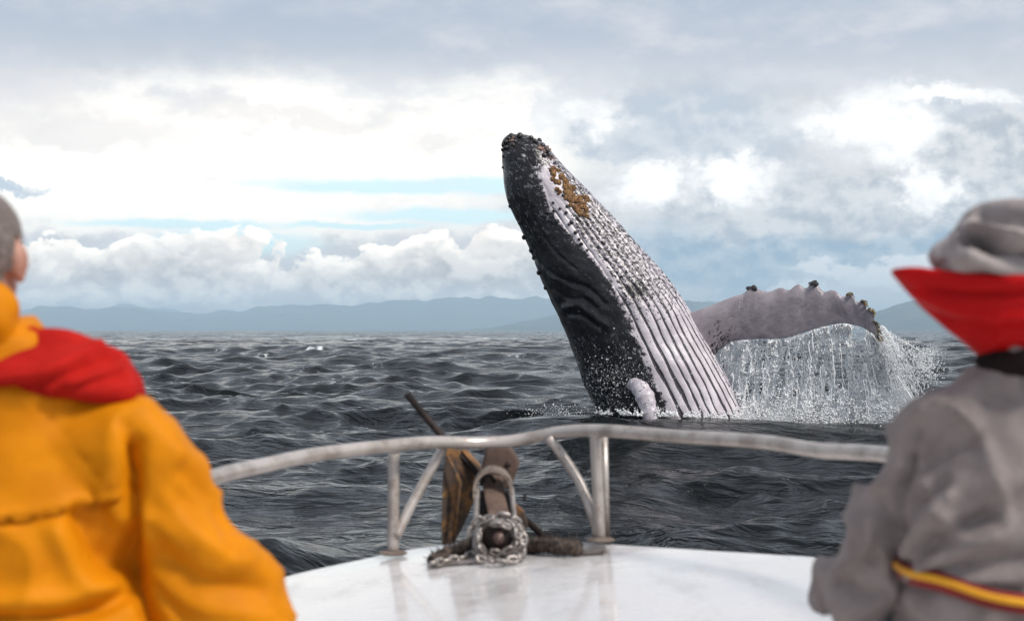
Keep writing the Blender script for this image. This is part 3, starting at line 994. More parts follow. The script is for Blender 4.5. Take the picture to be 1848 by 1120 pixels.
# ------------------------------------------------------------------ the whale
def mat_whale():
    m, g, b, out = new_mat('whale_skin')
    p = g.obj()
    belly = g.attr('belly'); groove = g.attr('groove'); speck = g.attr('speck'); scar = g.attr('scar'); fin = g.attr('fin')
    st = g.attr('sdir')           # metres along the body
    ct = g.attr('cdir')           # metres round it
    q = g.xyz(g.m('MULTIPLY', ct, 1.0), g.m('MULTIPLY', st, 0.85), 0)
    big = g.m('SUBTRACT', g.noise(q, 2.2, 5, 0.6), 0.5)
    sp1 = g.noise(q, 15.0, 3, 0.62)
    sp2 = g.noise(q, 31.0, 3, 0.6)
    edge = g.m('MULTIPLY_ADD', g.m('SUBTRACT', g.noise(q, 7.0, 6, 0.75), 0.5), 0.70, g.m('MULTIPLY_ADD', big, 0.25, belly))
    white = g.ss(-0.02, 0.05, edge)
    # dark flecks on the white
    spn = g.m('MULTIPLY_ADD', sp2, 0.35, g.m('MULTIPLY', sp1, 0.65))
    thr = g.m('SUBTRACT', 0.72, g.m('MULTIPLY', g.m('MULTIPLY_ADD', big, 0.55, speck), 0.29))
    fleck = g.ss(g.m('SUBTRACT', thr, 0.02), g.m('ADD', thr, 0.045), spn)
    white = g.m('MULTIPLY', white, g.m('SUBTRACT', 1.0, fleck))
    # white scars on the dark side: short squiggles
    sq = g.xyz(g.m('MULTIPLY', ct, 1.3), g.m('MULTIPLY', st, 0.8), 0)
    sw = g.v('ADD', sq, g.v('SCALE', g.noise(sq, 3.0, 2, 0.5, color=True), scale=0.5))
    line = g.m('ABSOLUTE', g.m('SUBTRACT', g.noise(sw, 11.0, 1, 0.5), 0.5))
    mask = g.ss(0.53, 0.60, g.noise(sq, 7.5, 3, 0.6))
    squig = g.m('MULTIPLY', g.ss(0.045, 0.02, line), mask)
    dots = g.ss(0.20, 0.13, g.voro(q, 19.0))
    dots = g.m('MULTIPLY', dots, g.ss(0.55, 0.68, g.noise(q, 5.0, 3, 0.6)))
    sc = g.m('MULTIPLY', g.m('MAXIMUM', squig, dots), scar)
    pale = g.mix(g.ss(-0.12, 0.14, big), (0.50, 0.452, 0.497), (0.66, 0.615, 0.66))
    finc = g.mix(g.ss(0.42, 0.6, g.noise(q, 3.1, 6, 0.68)), (0.185, 0.158, 0.178), (0.265, 0.232, 0.256))
    pale = g.mix(g.m('MULTIPLY', fin, 0.85), pale, finc)
    dark = g.mix(g.ss(0.4, 0.7, g.noise(q, 4.0, 5, 0.65)), (0.014, 0.0135, 0.016), (0.034, 0.031, 0.034))
    col = g.mix(white, dark, pale)
    col = g.mix(g.m('MULTIPLY', sc, 0.85), col, (0.55, 0.55, 0.58))
    # near-black colour along the pleat grooves
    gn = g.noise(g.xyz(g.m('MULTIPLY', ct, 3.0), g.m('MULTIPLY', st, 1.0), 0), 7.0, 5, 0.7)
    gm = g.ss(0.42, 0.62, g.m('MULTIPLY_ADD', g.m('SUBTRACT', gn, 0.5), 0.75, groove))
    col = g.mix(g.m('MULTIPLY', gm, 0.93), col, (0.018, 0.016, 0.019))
    g.put(b.inputs['Base Color'], col)
    b.inputs['Roughness'].default_value = 0.17
    g.put(b.inputs['Specular IOR Level'], 0.30)
    h = g.m('MULTIPLY_ADD', g.noise(q, 38, 4, 0.6), 0.5, g.m('MULTIPLY', sp1, 0.7))
    g.put(b.inputs['Normal'], g.bump(h, 0.35, 0.03))
    return m
M_WHALE = mat_whale()

SEC = [((907, 266), (926, 242)), ((906, 282), (955, 245)), ((908, 306), (984, 262)), ((910, 332), (1006, 287)), ((918, 368), (1037, 319)), ((937, 407), (1074, 357)), ((957, 451), (1114, 399)), ((974, 496), (1157, 447)),
       ((996, 546), (1199, 494)), ((1018, 594), (1236, 546)), ((1036, 642), (1264, 596)), ((1054, 692), (1296, 651)), ((1078, 743), (1326, 706)), ((1104, 802), (1354, 764)), ((1132, 862), (1382, 824)), ((1165, 930), (1400, 892)), ((1205, 1000), (1412, 962))]
TH_B = [20, 24, 42, 84, 92, 104, 100, 92, 91, 93, 94, 95, 97, 99, 100, 100, 100]      # where dark meets white, degrees round from the right-hand outline
NT = 400

def whale_surface():
    L = np.array([P(a[0], a[1], WD) for a, b in SEC]); R = np.array([P(b[0], b[1], WD) for a, b in SEC])
    k = len(SEC)
    ns = 380
    Ls, Rs = spline(L, ns), spline(R, ns)
    t = np.linspace(0, k - 1, ns)
    thb = np.radians(np.interp(t, np.arange(k), TH_B))
    cen = (Ls + Rs) / 2; half = (Rs - Ls) / 2
    hw = np.linalg.norm(half, axis=1)
    s = np.concatenate([[0], np.cumsum(np.linalg.norm(np.diff(cen, axis=0), axis=1))])
    dep = hw * np.interp(t, [0, 3, 6, 9, 16], [0.95, 0.92, 0.92, 0.95, 0.95])
    th = np.linspace(-np.pi, np.pi, NT, endpoint=False)
    fwd = np.array([0, -1.0, 0])
    V = cen[:, None] + np.cos(th)[None, :, None] * half[:, None] + (dep[:, None] * np.sin(th)[None])[:, :, None] * fwd
    # a round nose ahead of the first section
    ax = cen[0] - cen[6]; ax /= np.linalg.norm(ax)
    nose = []
    for a in np.linspace(np.pi / 2, 0.0, 9)[:-1]:
        c = cen[0] + ax * math.sin(a) * 0.10
        r = max(math.cos(a), 0.02)
        nose.append(c + r * (np.cos(th)[:, None] * half[0] + dep[0] * np.sin(th)[:, None] * fwd))
    nose = np.array(nose)
    V = np.concatenate([nose, V]); nn = len(nose)
    pad = lambda q: np.concatenate([np.repeat(q[:1], nn, 0), q])
    s = pad(s); s[:nn] = -np.linspace(0.1, 0.01, nn); thb = pad(thb); hw = pad(hw); t = pad(t)
    S = np.broadcast_to(s[:, None], V.shape[:2]); TH = np.broadcast_to(th[None], S.shape); T = np.broadcast_to(t[:, None], S.shape)
    return V, S, TH, T, thb, hw, nn

def build_whale():
    V, S, TH, T, thb, hw, nn = whale_surface()
    shp = S.shape
    cen = V.mean(1, keepdims=True)
    Nrm = V - cen; Nrm /= np.linalg.norm(Nrm, axis=2)[:, :, None] + 1e-9
    v0 = np.radians(-18.0)                                     # middle of the belly
    d1 = (thb[:, None] - TH)                                   # >0 : white side
    d2 = TH - (2 * v0 - thb[:, None])
    ang = np.where(TH > v0, d1, d2)
    belly = ang * hw[:, None]
    # pleats
    wob = 0.10 * perlin(np.stack([TH * 2.0, S * 0.35, np.zeros(shp)], -1).reshape(-1, 3)).reshape(shp)
    step = 0.142
    wob2 = perlin(np.stack([TH * 9.0, S * 1.6, np.full(shp, 2.0)], -1).reshape(-1, 3)).reshape(shp)
    ph = (TH + wob * 0.35 + 0.022 * wob2) / step + 0.25
    idx = np.floor(ph + 0.5)
    tri = np.abs(ph - idx)                                    # 0 on the groove, .5 on the pleat
    prof = 1 - np.abs(np.sin(np.pi * (ph)))                   # sharp valley
    gid = perlin(np.stack([idx * 1.7, S * 0.22, np.full(shp, 4.0)], -1).reshape(-1, 3)).reshape(shp)
    along = sstep(0.9, 2.2, S + 0.9 * gid)
    inside = sstep(-0.02, 0.14, belly)
    gamp = along * inside
    width = 0.075 + 0.05 * gid + 0.075 * sstep(3.2, 5.6, S)
    groove = (1 - sstep(width * 0.55, width * 1.35, tri)) * gamp
    V = V - Nrm * (0.030 * (prof ** 1.6) * gamp * np.clip(hw[:, None] / 1.1, .3, 1))[:, :, None]
    # general unevenness
    q = np.stack([TH * 1.1, S * 0.7, np.full(shp, 1.0)], -1).reshape(-1, 3)
    V = V + Nrm * (0.020 * fbm(q * 2.2, 3).reshape(shp) * np.clip(hw[:, None], .15, 1))[:, :, None]
    # folds, the mouth corner and the brow over the eye (drawn on the near flank in photo coordinates)
    uv = to_px(V.reshape(-1, 3)).reshape(*shp, 2)
    front = (np.sin(TH) > 0.0)
    def crease(line, w, amp):
        nonlocal V
        d = seg_dist(uv.reshape(-1, 2), spline(line, 24)).reshape(shp)
        V = V + Nrm * (amp * np.exp(-(d / w) ** 2) * front)[:, :, None]
    for line, w, a in (([(952, 452), (985, 485), (1020, 506), (1062, 520), (1092, 548)], 4.5, -.030), ([(958, 462), (990, 497), (1028, 520), (1060, 532), (1086, 560)], 4.5, .016),
                       ([(996, 520), (1024, 537), (1056, 540), (1078, 556)], 4.0, -.02), ([(1004, 508), (1034, 524), (1064, 530)], 3, -.012),
                       ([(1022, 555), (1045, 552), (1068, 566), (1092, 585)], 7, .055), ([(1024, 566), (1050, 570), (1080, 590)], 5, -.035),
                       ([(930, 290), (942, 340), (965, 400), (1000, 452), (1040, 486)], 3.5, -.022), ([(940, 268), (975, 320), (990, 356)], 3, -.012)):
        crease(line, w, a)
    # scars and flecks
    speck = np.interp(T, [0, 2, 4, 7, 8.6, 9.6, 11, 16], [.9, .92, .86, .84, .74, .40, 0.24, 0.15])
    fl = (1 - np.cos(TH)) / 2
    right = sstep(0.16, 0.03, fl)
    speck = np.maximum(speck, right * 0.55)
    blot = np.exp(-((uv[..., 0] - 1150) / 42) ** 2 - ((uv[..., 1] - 524) / 32) ** 2)
    speck = np.maximum(speck, blot * 1.15)
    cw = np.interp(T, [3, 4.5, 6, 8], [.55, .60, .26, .16])
    clean = sstep(0.0, 0.10, belly) * (1 - sstep(cw * .7, cw, belly)) * sstep(3.0, 3.8, T) * (1 - sstep(7.5, 9, T))
    speck = speck * (1 - 0.85 * clean)
    scar = np.interp(T, [0, 1.2, 2, 5, 6.5, 9, 10, 16], [.3, .7, .9, .55, .12, .10, .6, .9]) * (belly < 0.05)
    cd = TH * np.maximum(hw[:, None], 0.3)
    Vb = V.reshape(-1, 3); Fb = grid_faces(*shp)[:, ::-1]
    tipc = V[0].mean(0); Vb = np.concatenate([Vb, [tipc]])
    i = np.arange(NT); j = (i + 1) % NT
    capf = np.stack([np.full(NT, len(Vb) - 1), i, j], 1)
    def ext(a): return np.concatenate([np.broadcast_to(a, shp).ravel(), [np.asarray(a).reshape(-1)[0]]])
    at = dict(belly=ext(belly), groove=ext(groove), speck=ext(speck), scar=ext(scar), sdir=ext(S), cdir=ext(cd), fin=ext(np.zeros(shp)))
    pieces = [(Vb, [Fb, capf])]; ats = [at]
    # far flipper: leading edge above, trailing edge below, root let into the flank
    lead = [(1226, 582), (1248, 566), (1268, 557), (1290, 548), (1320, 536), (1342, 529), (1350, 521), (1359, 518), (1370, 522), (1388, 526), (1408, 519), (1424, 523), (1440, 513), (1454, 520), (1463, 512), (1473, 511), (1486, 526), (1500, 523), (1510, 526), (1520, 535), (1537, 531), (1545, 544), (1560, 544), (1564, 556), (1577, 563), (1576, 577), (1584, 588), (1586, 602), (1592, 619)]
    trail = [(1272, 668), (1286, 650), (1296, 634), (1306, 625), (1322, 616), (1340, 613), (1360, 612), (1380, 611), (1402, 611), (1425, 608), (1450, 600), (1475, 592), (1500, 586), (1522, 583), (1540, 586), (1555, 590), (1566, 596), (1575, 604), (1581, 611), (1586, 617), (1590, 621)]
    n, mth = 200, 56
    a = spline(lead, n); c = spline(trail, n)
    u = np.linspace(0, 1, n)
    dd = WD - 0.25 - 0.9 * u ** 1.4                                     # sweeps a little towards the boat
    A = np.array([P(*q, d) for q, d in zip(a, dd)]); B = np.array([P(*q, d) for q, d in zip(c, dd)])
    mid = (A + B) / 2; hv = (A - B) / 2; hl = np.linalg.norm(hv, axis=1)
    thk = np.interp(u, [0, .1, .35, .8, 1], [.22, .17, .12, .07, .03])
    tt = np.linspace(0, 2 * np.pi, mth, endpoint=False)
    fx = np.cos(tt); fy = np.sin(tt) * (1 + 0.35 * np.cos(tt))
    Vf = mid[:, None] + fx[None, :, None] * hv[:, None] + (thk[:, None] * fy[None])[:, :, None] * np.array([0.12, 1.0, 0.0])
    flare = (1 - sstep(0, .10, u))[:, None, None]
    Vf = Vf + flare * np.array([-0.12, 0, 0])
    nrm = np.zeros_like(Vf); nrm[..., 1] = np.sign(np.sin(tt))[None]
    Vf = Vf + nrm * (0.012 * fbm(np.stack([Vf[..., 0] * 2.5, Vf[..., 2] * 2.5, Vf[..., 1]], -1).reshape(-1, 3), 3).reshape(n, mth))[:, :, None]
    Ff = grid_faces(n, mth)
    tip = np.concatenate([Vf.reshape(-1, 3), Vf[-1].mean(0)[None]])
    i = np.arange(mth); j = (i + 1) % mth
    Fc = np.stack([np.full(mth, n * mth), (n - 1) * mth + i, (n - 1) * mth + j], 1)
    full = np.ones((n, mth))
    rootdark = (1 - sstep(.10, .34, u))[:, None] * (0.5 - 0.5 * fx)[None]
    tex = lambda q: np.concatenate([np.asarray(q).ravel(), [np.asarray(q).ravel()[-1]]])
    pieces.append((tip, [Ff, Fc]))
    ats.append(dict(belly=tex(full * 0.9), groove=tex(full * 0), speck=tex(0.12 + 0.75 * rootdark + 0.35 * (sstep(.8, 1, u)[:, None] * full)), scar=tex(full * 0),
                    sdir=tex(full * (u[:, None] * 4.6 + 20)), cdir=tex(full * hl[:, None] * fx[None] + 3 * (np.sin(tt) > 0)[None]), fin=tex(full)))
    # near flipper: comes out of the dark flank towards the boat and drops into the sea
    cl = [(1118, 664, 31.35), (1136, 680, 31.0), (1150, 692, 30.72), (1162, 712, 30.52), (1170, 735, 30.42), (1176, 765, 30.36), (1180, 800, 30.3)]
    cp = spline([P(*q) for q in cl], 60)
    uu = np.linspace(0, 1, 60)
    w = np.interp(uu, [0, .2, .32, .55, .8, 1], [.14, .20, .215, .20, .17, .12])
    Tn, An, Bn = frames(cp)
    th = np.linspace(0, 2 * np.pi, 40, endpoint=False)
    side = np.cross(Tn, np.array([0, -1.0, 0.3])); side /= np.linalg.norm(side, axis=1)[:, None]
    oth = np.cross(side, Tn)
    w2 = w * (1 + 0.05 * np.sin(uu * 26) + .05 * np.sin(uu * 61 + 1))
    Vn = cp[:, None] + w2[:, None, None] * (np.cos(th)[None, :, None] * side[:, None] + 0.75 * np.sin(th)[None, :, None] * oth[:, None])
    full = np.ones((60, 40))
    Fn = grid_faces(60, 40)
    pieces.append((Vn.reshape(-1, 3), [Fn]))
    ats.append(dict(belly=(full * .9).ravel(), groove=(full * 0).ravel(), speck=(full * .1 + 0.42).ravel(), scar=(full * 0).ravel(), sdir=(full * (30 + 3 * uu[:, None])).ravel(), cdir=(full * w[:, None] * th[None]).ravel(), fin=(full * 0.1).ravel()))
    VV, FF = join(pieces)
    attrs = {k: np.concatenate([q[k] for q in ats]) for k in at}
    base = P(1210, 748, WD)
    wh = mk('humpback_whale', VV, FF, M_WHALE, None, attrs=attrs, origin=base)
    tag(wh, 'breaching humpback whale with grooved white belly and one raised flipper', 'whale')
    # surface lookup for things growing on the skin
    fr = np.sin(TH) > 0.02
    pv = V[fr]; pu = uv[fr]; pn = Nrm[fr]
    def at_px(x, y):
        k = np.argmin((pu[:, 0] - x) ** 2 + (pu[:, 1] - y) ** 2)
        return pv[k], pn[k]
    mk_knob, gk, bk, _ = new_mat('knob_skin')
    gk.put(bk.inputs['Base Color'], gk.mix(gk.ss(.45, .7, gk.noise(gk.obj(), 9, 4, .6)), (0.02, 0.019, 0.021), (0.075, 0.06, 0.06)))
    bk.inputs['Roughness'].default_value = 0.4
    kn = [(923, 246, 5.5), (938, 246, 6.5), (913, 256, 5), (918, 250, 4.5), (909, 262, 4), (908, 270, 4), (914, 266, 5), (926, 262, 4.5), (909, 282, 3), (930, 256, 4), (958, 250, 5), (966, 256, 5), (973, 254, 5), (978, 263, 6), (986, 272, 6), (982, 280, 5), (992, 282, 5),
          (908, 302, 2.5), (921, 372, 3.5), (939, 402, 4.5), (946, 428, 4.5), (958, 452, 4.5), (963, 466, 4), (973, 492, 4.5), (985, 520, 4),
          (998, 366, 2.6), (999, 380, 3.2), (988, 383, 3.4), (1008, 398, 2.6), (1011, 377, 2.8), (1022, 384, 3), (1031, 400, 4), (1027, 404, 3), (1039, 420, 3.6), (1046, 432, 3), (1049, 441, 3.6), (1006, 401, 3), (1060, 452, 2.5), (1042, 392, 2.6), (1016, 352, 3), (1004, 340, 3), (1024, 372, 3)]
    ic = ellipsoid((0, 0, 0), (1, 1, 1), 12, 8)
    bmesh_knob = None
    for x, y, r in kn:
        p, nn_ = at_px(x, y)
        rr = r / FPX * WD
        z = Vector(nn_).to_track_quat('Z', 'Y')
        if bmesh_knob is None:
            o = mk('tubercle', ic[0], ic[1], mk_knob, None); bmesh_knob = o
        else:
            o = bmesh_knob.copy(); COL.objects.link(o)
        o.parent = wh
        o.location = tuple(p + nn_ * rr * 0.25 - base)
        o.rotation_euler = z.to_euler()
        o.scale = (rr, rr, rr * 0.8)
    # barnacles: little ribbed cones in clusters
    def cone():
        th = np.linspace(0, 2 * np.pi, 8, endpoint=False)
        rings = [np.stack([np.cos(th) * r * (1 + .14 * (np.arange(8) % 2)), np.sin(th) * r * (1 + .14 * (np.arange(8) % 2)), np.full(8, z)], 1) for r, z in ((1, -.3), (.95, .25), (.62, .8), (.42, .85), (.3, .45))]
        return loft(rings)
    CV, CF = cone()
    def cluster(label, spots, mat, sz):
        r = np.random.default_rng(len(spots) * 7 + int(sz * 10))
        parts = []
        for p, n_ in spots:
            R = np.array(Vector(n_).to_track_quat('Z', 'Y').to_matrix())
            k = sz / FPX * WD * r.uniform(.65, 1.35)
            parts.append((CV @ (R.T) * k + p + n_ * k * .1, CF))
        o = mk('barnacle_cluster', *join(parts), mat, wh, smooth=False)
        o['label'] = label
        o['kind'] = 'stuff'
    mb, gb, bb, _ = new_mat('ochre_barnacle')
    nb = gb.noise(gb.obj(), 14, 4, .65)
    gb.put(bb.inputs['Base Color'], gb.mix(gb.ss(.38, .62, nb), (0.13, 0.065, 0.028), (0.36, 0.20, 0.085)))
    bb.inputs['Roughness'].default_value = 0.8
    mp, gp, bp, _ = new_mat('pink_barnacle')
    gp.put(bp.inputs['Base Color'], gp.mix(gp.ss(.4, .6, gp.noise(gp.obj(), 12, 3, .6)), (0.20, 0.13, 0.11), (0.52, 0.34, 0.29)))
    bp.inputs['Roughness'].default_value = 0.8
    my, gy, by, _ = new_mat('fin_barnacle')
    gy.put(by.inputs['Base Color'], gy.mix(gy.ss(.42, .58, gy.noise(gy.obj(), 11, 3, .6)), (0.045, 0.038, 0.03), (0.40, 0.33, 0.22)))
    by.inputs['Roughness'].default_value = 0.8
    r = np.random.default_rng(21)
    spots = []
    spine = spline([(998, 306), (1011, 325), (1024, 345), (1038, 364), (1050, 382)], 60)
    wid = np.interp(np.arange(60), [0, 12, 30, 48, 59], [5, 8, 11, 12, 9])
    for k in range(420):
        i = r.integers(0, 60)
        x, y = spine[i] + r.normal(0, .55, 2) * wid[i]
        if perlin(np.array([[x * .11, y * .11, 3.3]]))[0] < -0.16: continue
        spots.append(at_px(x, y))
    for x, y in ((1036, 372), (1038, 378), (1040, 376), (1058, 384), (1060, 388), (1048, 360), (1056, 360), (1064, 362), (1060, 358)):
        for _k in range(3): spots.append(at_px(x + r.normal(0, 2), y + r.normal(0, 2)))
    cluster('ochre barnacle patch on the chin', spots, mb, 3.3)
    spots = [at_px(x + r.normal(0, 2.4), y + r.normal(0, 2)) for x, y in ((973, 267), (978, 266), (989, 267), (990, 271), (985, 275), (993, 281), (996, 286), (924, 250), (921, 254), (925, 263), (980, 268)) for _k in range(3)]
    cluster('pinkish barnacles on the snout', spots, mp, 2.6)
    lp = A + hv * 0.0
    def on_lead(x, y):
        k = np.argmin((a[:, 0] - x) ** 2 + (a[:, 1] - y) ** 2)
        n_ = hv[k] / hl[k]
        return A[k] + n_ * .005 + np.array([0, r.normal(0, .05), 0]) - n_ * abs(r.normal(0, .03)), n_ + np.array([0, -0.5, 0])
    for lab, x, y, num, spread, mt, sz in (('dark barnacles on the first knuckle of the raised flipper', 1358, 520, 16, 6, mk_knob, 3.4), ('dark barnacles on the tallest knuckle of the raised flipper', 1470, 512, 18, 6, mk_knob, 3.6), ('tan barnacles on the outer flipper edge', 1536, 533, 12, 5, my, 3.0),
                                           ('tan barnacles near the flipper bend', 1558, 545, 14, 6, my, 3.2), ('tan barnacles below the flipper bend', 1573, 564, 14, 6, my, 3.2), ('tan barnacle crust down the flipper tip', 1585, 598, 44, 13, my, 3.2)):
        sp = []
        for k in range(num):
            q = on_lead(x + r.normal(0, spread * .5), y + r.normal(0, spread * (1.0 if y > 580 else .4)))
            sp.append(q)
        cluster(lab, sp, mt, sz)
    # torn skin flap hanging from the leading edge and a small eye under the brow
    p, n_ = at_px(1046, 562)
    me_, ge, be, _ = new_mat('wet_eye'); be.inputs['Base Color'].default_value = (0.01, 0.008, 0.007, 1); be.inputs['Roughness'].default_value = .06
    mk('eye', *ellipsoid(p + n_ * -.01, (.055, .04, .045), 16, 10), me_, wh)
    return wh, A, B, at_px
WHALE, FIN_A, FIN_B, WHALE_AT = build_whale()

# ------------------------------------------------------------------ water thrown up by the flipper
def build_splash():
    m, g, b, out = new_mat('white_water')
    b.inputs['Base Color'].default_value = (0.97, 0.98, 0.99, 1)
    b.inputs['Roughness'].default_value = 0.4
    tl = g.n.new('ShaderNodeBsdfTranslucent'); tl.inputs[0].default_value = (0.97, 0.98, 1.0, 1)
    ms = g.n.new('ShaderNodeMixShader'); ms.inputs[0].default_value = 0.22
    g.l.new(b.outputs[0], ms.inputs[1]); g.l.new(tl.outputs[0], ms.inputs[2]); g.l.new(ms.outputs[0], out.inputs[0])
    r = np.random.default_rng(8)
    octv = np.array([[1, 0, 0], [-1, 0, 0], [0, 1, 0], [0, -1, 0], [0, 0, 1], [0, 0, -1]], float)
    octf = np.array([[0, 2, 4], [2, 1, 4], [1, 3, 4], [3, 0, 4], [2, 0, 5], [1, 2, 5], [3, 1, 5], [0, 3, 5]])
    def drops(pos, size, stretch):
        n = len(pos)
        sc = np.stack([size, size, size * stretch], 1)
        rot = r.uniform(0, np.pi, n)
        c, s = np.cos(rot), np.sin(rot)
        o = octv[None] * 1.0
        ox = o[..., 0] * c[:, None] - o[..., 1] * s[:, None]; oy = o[..., 0] * s[:, None] + o[..., 1] * c[:, None]
        oz = np.broadcast_to(o[..., 2], ox.shape)
        V = np.stack([ox, oy, oz], -1) * sc[:, None] + pos[:, None]
        F = (octf[None] + 6 * np.arange(n)[:, None, None]).reshape(-1, 3)
        return V.reshape(-1, 3), F
    parts = []
    trailing = FIN_B
    px_t = to_px(trailing)
    def bottom(x):                                      # lower lip of the flipper at photo column x
        return np.interp(x, px_t[20:, 0], px_t[20:, 1])
    def place(x, y, d): 
        return np.stack([P(a, c, e) for a, c, e in zip(x, y, d)])
    # curtain: streams falling from the trailing edge, fanning outwards
    N = 300000
    x0 = 1300 + 300 * r.random(N) ** 0.95
    f = r.random(N) ** 0.75                               # 0 at the fin, 1 at the sea
    yt = bottom(np.clip(x0, 1300, 1590)) + 2
    yb = 772.0
    lean = (x0 - 1400) / 200 * 26 + np.where(x0 > 1560, (x0 - 1560) * 1.6, 0)
    x = x0 + lean * f ** 1.3 + 9 * f * perlin(np.stack([x0 * .04, f * 2.2, np.full(N, 7.0)], 1))
    y = yt + (yb - yt) * f
    q = np.stack([x0 * .075 + f * .5, f * 2.6, np.zeros(N)], 1)
    stream = fbm(q, 3, .6)
    q2 = np.stack([x * .07, y * .045, np.full(N, 5.0)], 1)
    lace = np.abs(fbm(q2, 3, .6))
    q3 = np.stack([x * .022, y * .016, np.full(N, 9.0)], 1)
    big = fbm(q3, 2)
    prob = 0.02 + 0.75 * sstep(-.05, .45, stream) + 0.85 * sstep(.13, .0, lace) + 0.55 * big + 0.9 * sstep(.6, 1.0, f) - 0.10
    prob *= sstep(0.0, .04, f) * .75 + .25
    keep = r.random(N) < np.clip(prob, 0.03, 1.2) ** 1.5 * 0.075
    x, y, f, x0 = x[keep], y[keep], f[keep], x0[keep]
    n = len(x)
    d = WD - 0.3 - 0.9 * ((x0 - 1300) / 290) ** 1.4 * (1 - .3 * f) + r.normal(0, .07 + .12 * f, n)
    parts.append(drops(place(x, y, d), r.gamma(2.0, .0040, n).clip(.003, .016), 1.2 + r.random(n) * 2.2))
    # torn sheets of falling water: lacy skins with holes, one behind the other
    for L, (nx, ny, off, thr0) in enumerate(((680, 320, -.12, .29), (560, 260, .10, .25), (480, 220, .34, .20))):
        gx, gf = np.meshgrid(np.linspace(1302, 1602, nx), np.linspace(0, 1, ny), indexing='xy')
        sx = gx.ravel(); sf = gf.ravel(); M = len(sx)
        ytop = bottom(np.clip(sx, 1300, 1590)) + 1
        ln_ = (sx - 1400) / 200 * 26 + np.where(sx > 1560, (sx - 1560) * 1.6, 0)
        z3 = np.full(M, 11.0 + 5 * L)
        wx = sx + 10 * perlin(np.stack([sx * .03, sf * 2.6, z3], 1)) + 4 * perlin(np.stack([sx * .09, sf * 7.0, z3], 1))
        X2 = wx + ln_ * sf ** 1.3
        Y2 = ytop + (yb - ytop) * sf
        strm = fbm(np.stack([wx * .036 + sf * .5, sf * 1.3, z3], 1), 3, .6)
        lac = np.abs(fbm(np.stack([wx * .062, sf * 4.6, z3 + 3], 1), 3, .65))
        lac2 = np.abs(fbm(np.stack([wx * .16, sf * 11.0, z3 + 8], 1), 2, .6))
        brk_ = fbm(np.stack([wx * .33, sf * 26.0, z3 + 1], 1), 2, .6)
        field = .50 * sstep(-.25, .5, strm) + .30 * sstep(.16, .01, lac) + .20 * sstep(.16, .02, lac2) + .10 * brk_ + .62 * sstep(.5, .95, sf) + .18 * sstep(.10, .0, sf) * sstep(-.1, .3, strm)
        ok = (field > thr0 + .12).reshape(ny, nx)
        D2 = WD - .3 + off * (0.3 + sf) - .9 * ((sx - 1300) / 290) ** 1.4 * (1 - .3 * sf) + .10 * strm - .16 * sstep(.3, 1.0, field) + .05 * brk_
        Vs_ = place(X2, Y2, D2)
        quads = grid_faces(ny, nx, False)
        okq = ok.ravel()[quads].all(1)
        quads = quads[okq]
        us = np.unique(quads); rm = np.full(M, -1); rm[us] = np.arange(len(us))
        parts.append((Vs_[us], [rm[quads]]))
    # lacy strands drawn out by the fall
    for k in range(70):
        xs = r.uniform(1305, 1598); ln = r.uniform(.12, .5); f0 = r.uniform(0, .8)
        ff = np.linspace(f0, min(f0 + ln, 1.0), 9)
        lean = (xs - 1400) / 200 * 26 + max(xs - 1560, 0) * 1.6
        xx = xs + lean * ff ** 1.3 + np.cumsum(r.normal(0, 1.3, 9))
        yy = bottom(min(xs, 1590)) + 2 + (yb - bottom(min(xs, 1590))) * ff
        dd = WD - .3 - .9 * ((xs - 1300) / 290) ** 1.4 + r.normal(0, .2)
        rad = r.uniform(.004, .015) * (0.5 + r.random(9))
        parts.append(tube(place(xx, yy, np.full(9, dd)), rad, 5))
    # plume flung off the tip to the right
    for k in range(60):
        a = r.uniform(0, 1)
        xe, ye = 1600 + r.uniform(10, 95), r.uniform(640, 770)
        t = np.linspace(0, 1, 14)
        sx, sy = 1588 + r.normal(0, 3), 605 + r.uniform(-20, 20)
        xx = sx + (xe - sx) * t + np.cumsum(r.normal(0, .9, 14)); yy = sy + (ye - sy) * t ** 1.35
        dd = np.full(14, WD - 1.2 + r.normal(0, .25))
        if k < 26: parts.append(tube(place(xx, yy, dd), r.uniform(.003, .009) * (0.4 + r.random(14)), 5))
        m_ = 60
        tt = r.random(m_) ** .8
        xx = sx + (xe - sx) * tt + r.normal(0, 5, m_) * tt; yy = sy + (ye - sy) * tt ** 1.35 + r.normal(0, 6, m_) * tt
        parts.append(drops(place(xx, yy, dd[0] + r.normal(0, .15, m_)), r.gamma(2, .0040, m_).clip(.003, .016), 1 + r.random(m_)))
    n = 1500
    xx = r.normal(1668, 16, n); yy = r.normal(662, 17, n)
    parts.append(drops(place(xx, yy, WD - 1.2 + r.normal(0, .2, n)), r.gamma(2.0, .0045, n).clip(.004, .02), np.ones(n)))
    # heaped foam where the curtain lands: rounded lumps packed together
    n = 8000
    xx = 1318 + 320 * r.random(n)
    top = np.interp(xx, [1318, 1345, 1380, 1430, 1480, 1530, 1580, 1640], [752, 748, 742, 730, 735, 742, 738, 752]) 
    top = top + 9 * perlin(np.stack([xx * .05, np.zeros(n), np.zeros(n)], 1)) - 4
    yy = 778 - (778 - top) * r.gamma(1.6, .38, n)
    parts.append(drops(place(xx, yy, WD - .9 + r.normal(0, .35, n)), r.gamma(2.0, .0060, n).clip(.004, .026), .8 + .4 * r.random(n)))
    # left fringe between flank and curtain, and lips of foam on the waterline
    n = 5200
    xx = r.uniform(1076, 1350, n); wl = np.interp(xx, [1080, 1180, 1260, 1345], [742, 745, 748, 754])
    yy = wl + r.gamma(1.2, 3.4, n) * -1 + 6
    dd = np.interp(xx, [1080, 1150, 1250, 1345], [31.2, 30.45, 30.5, 31.2]) - .12 + r.normal(0, .06, n)
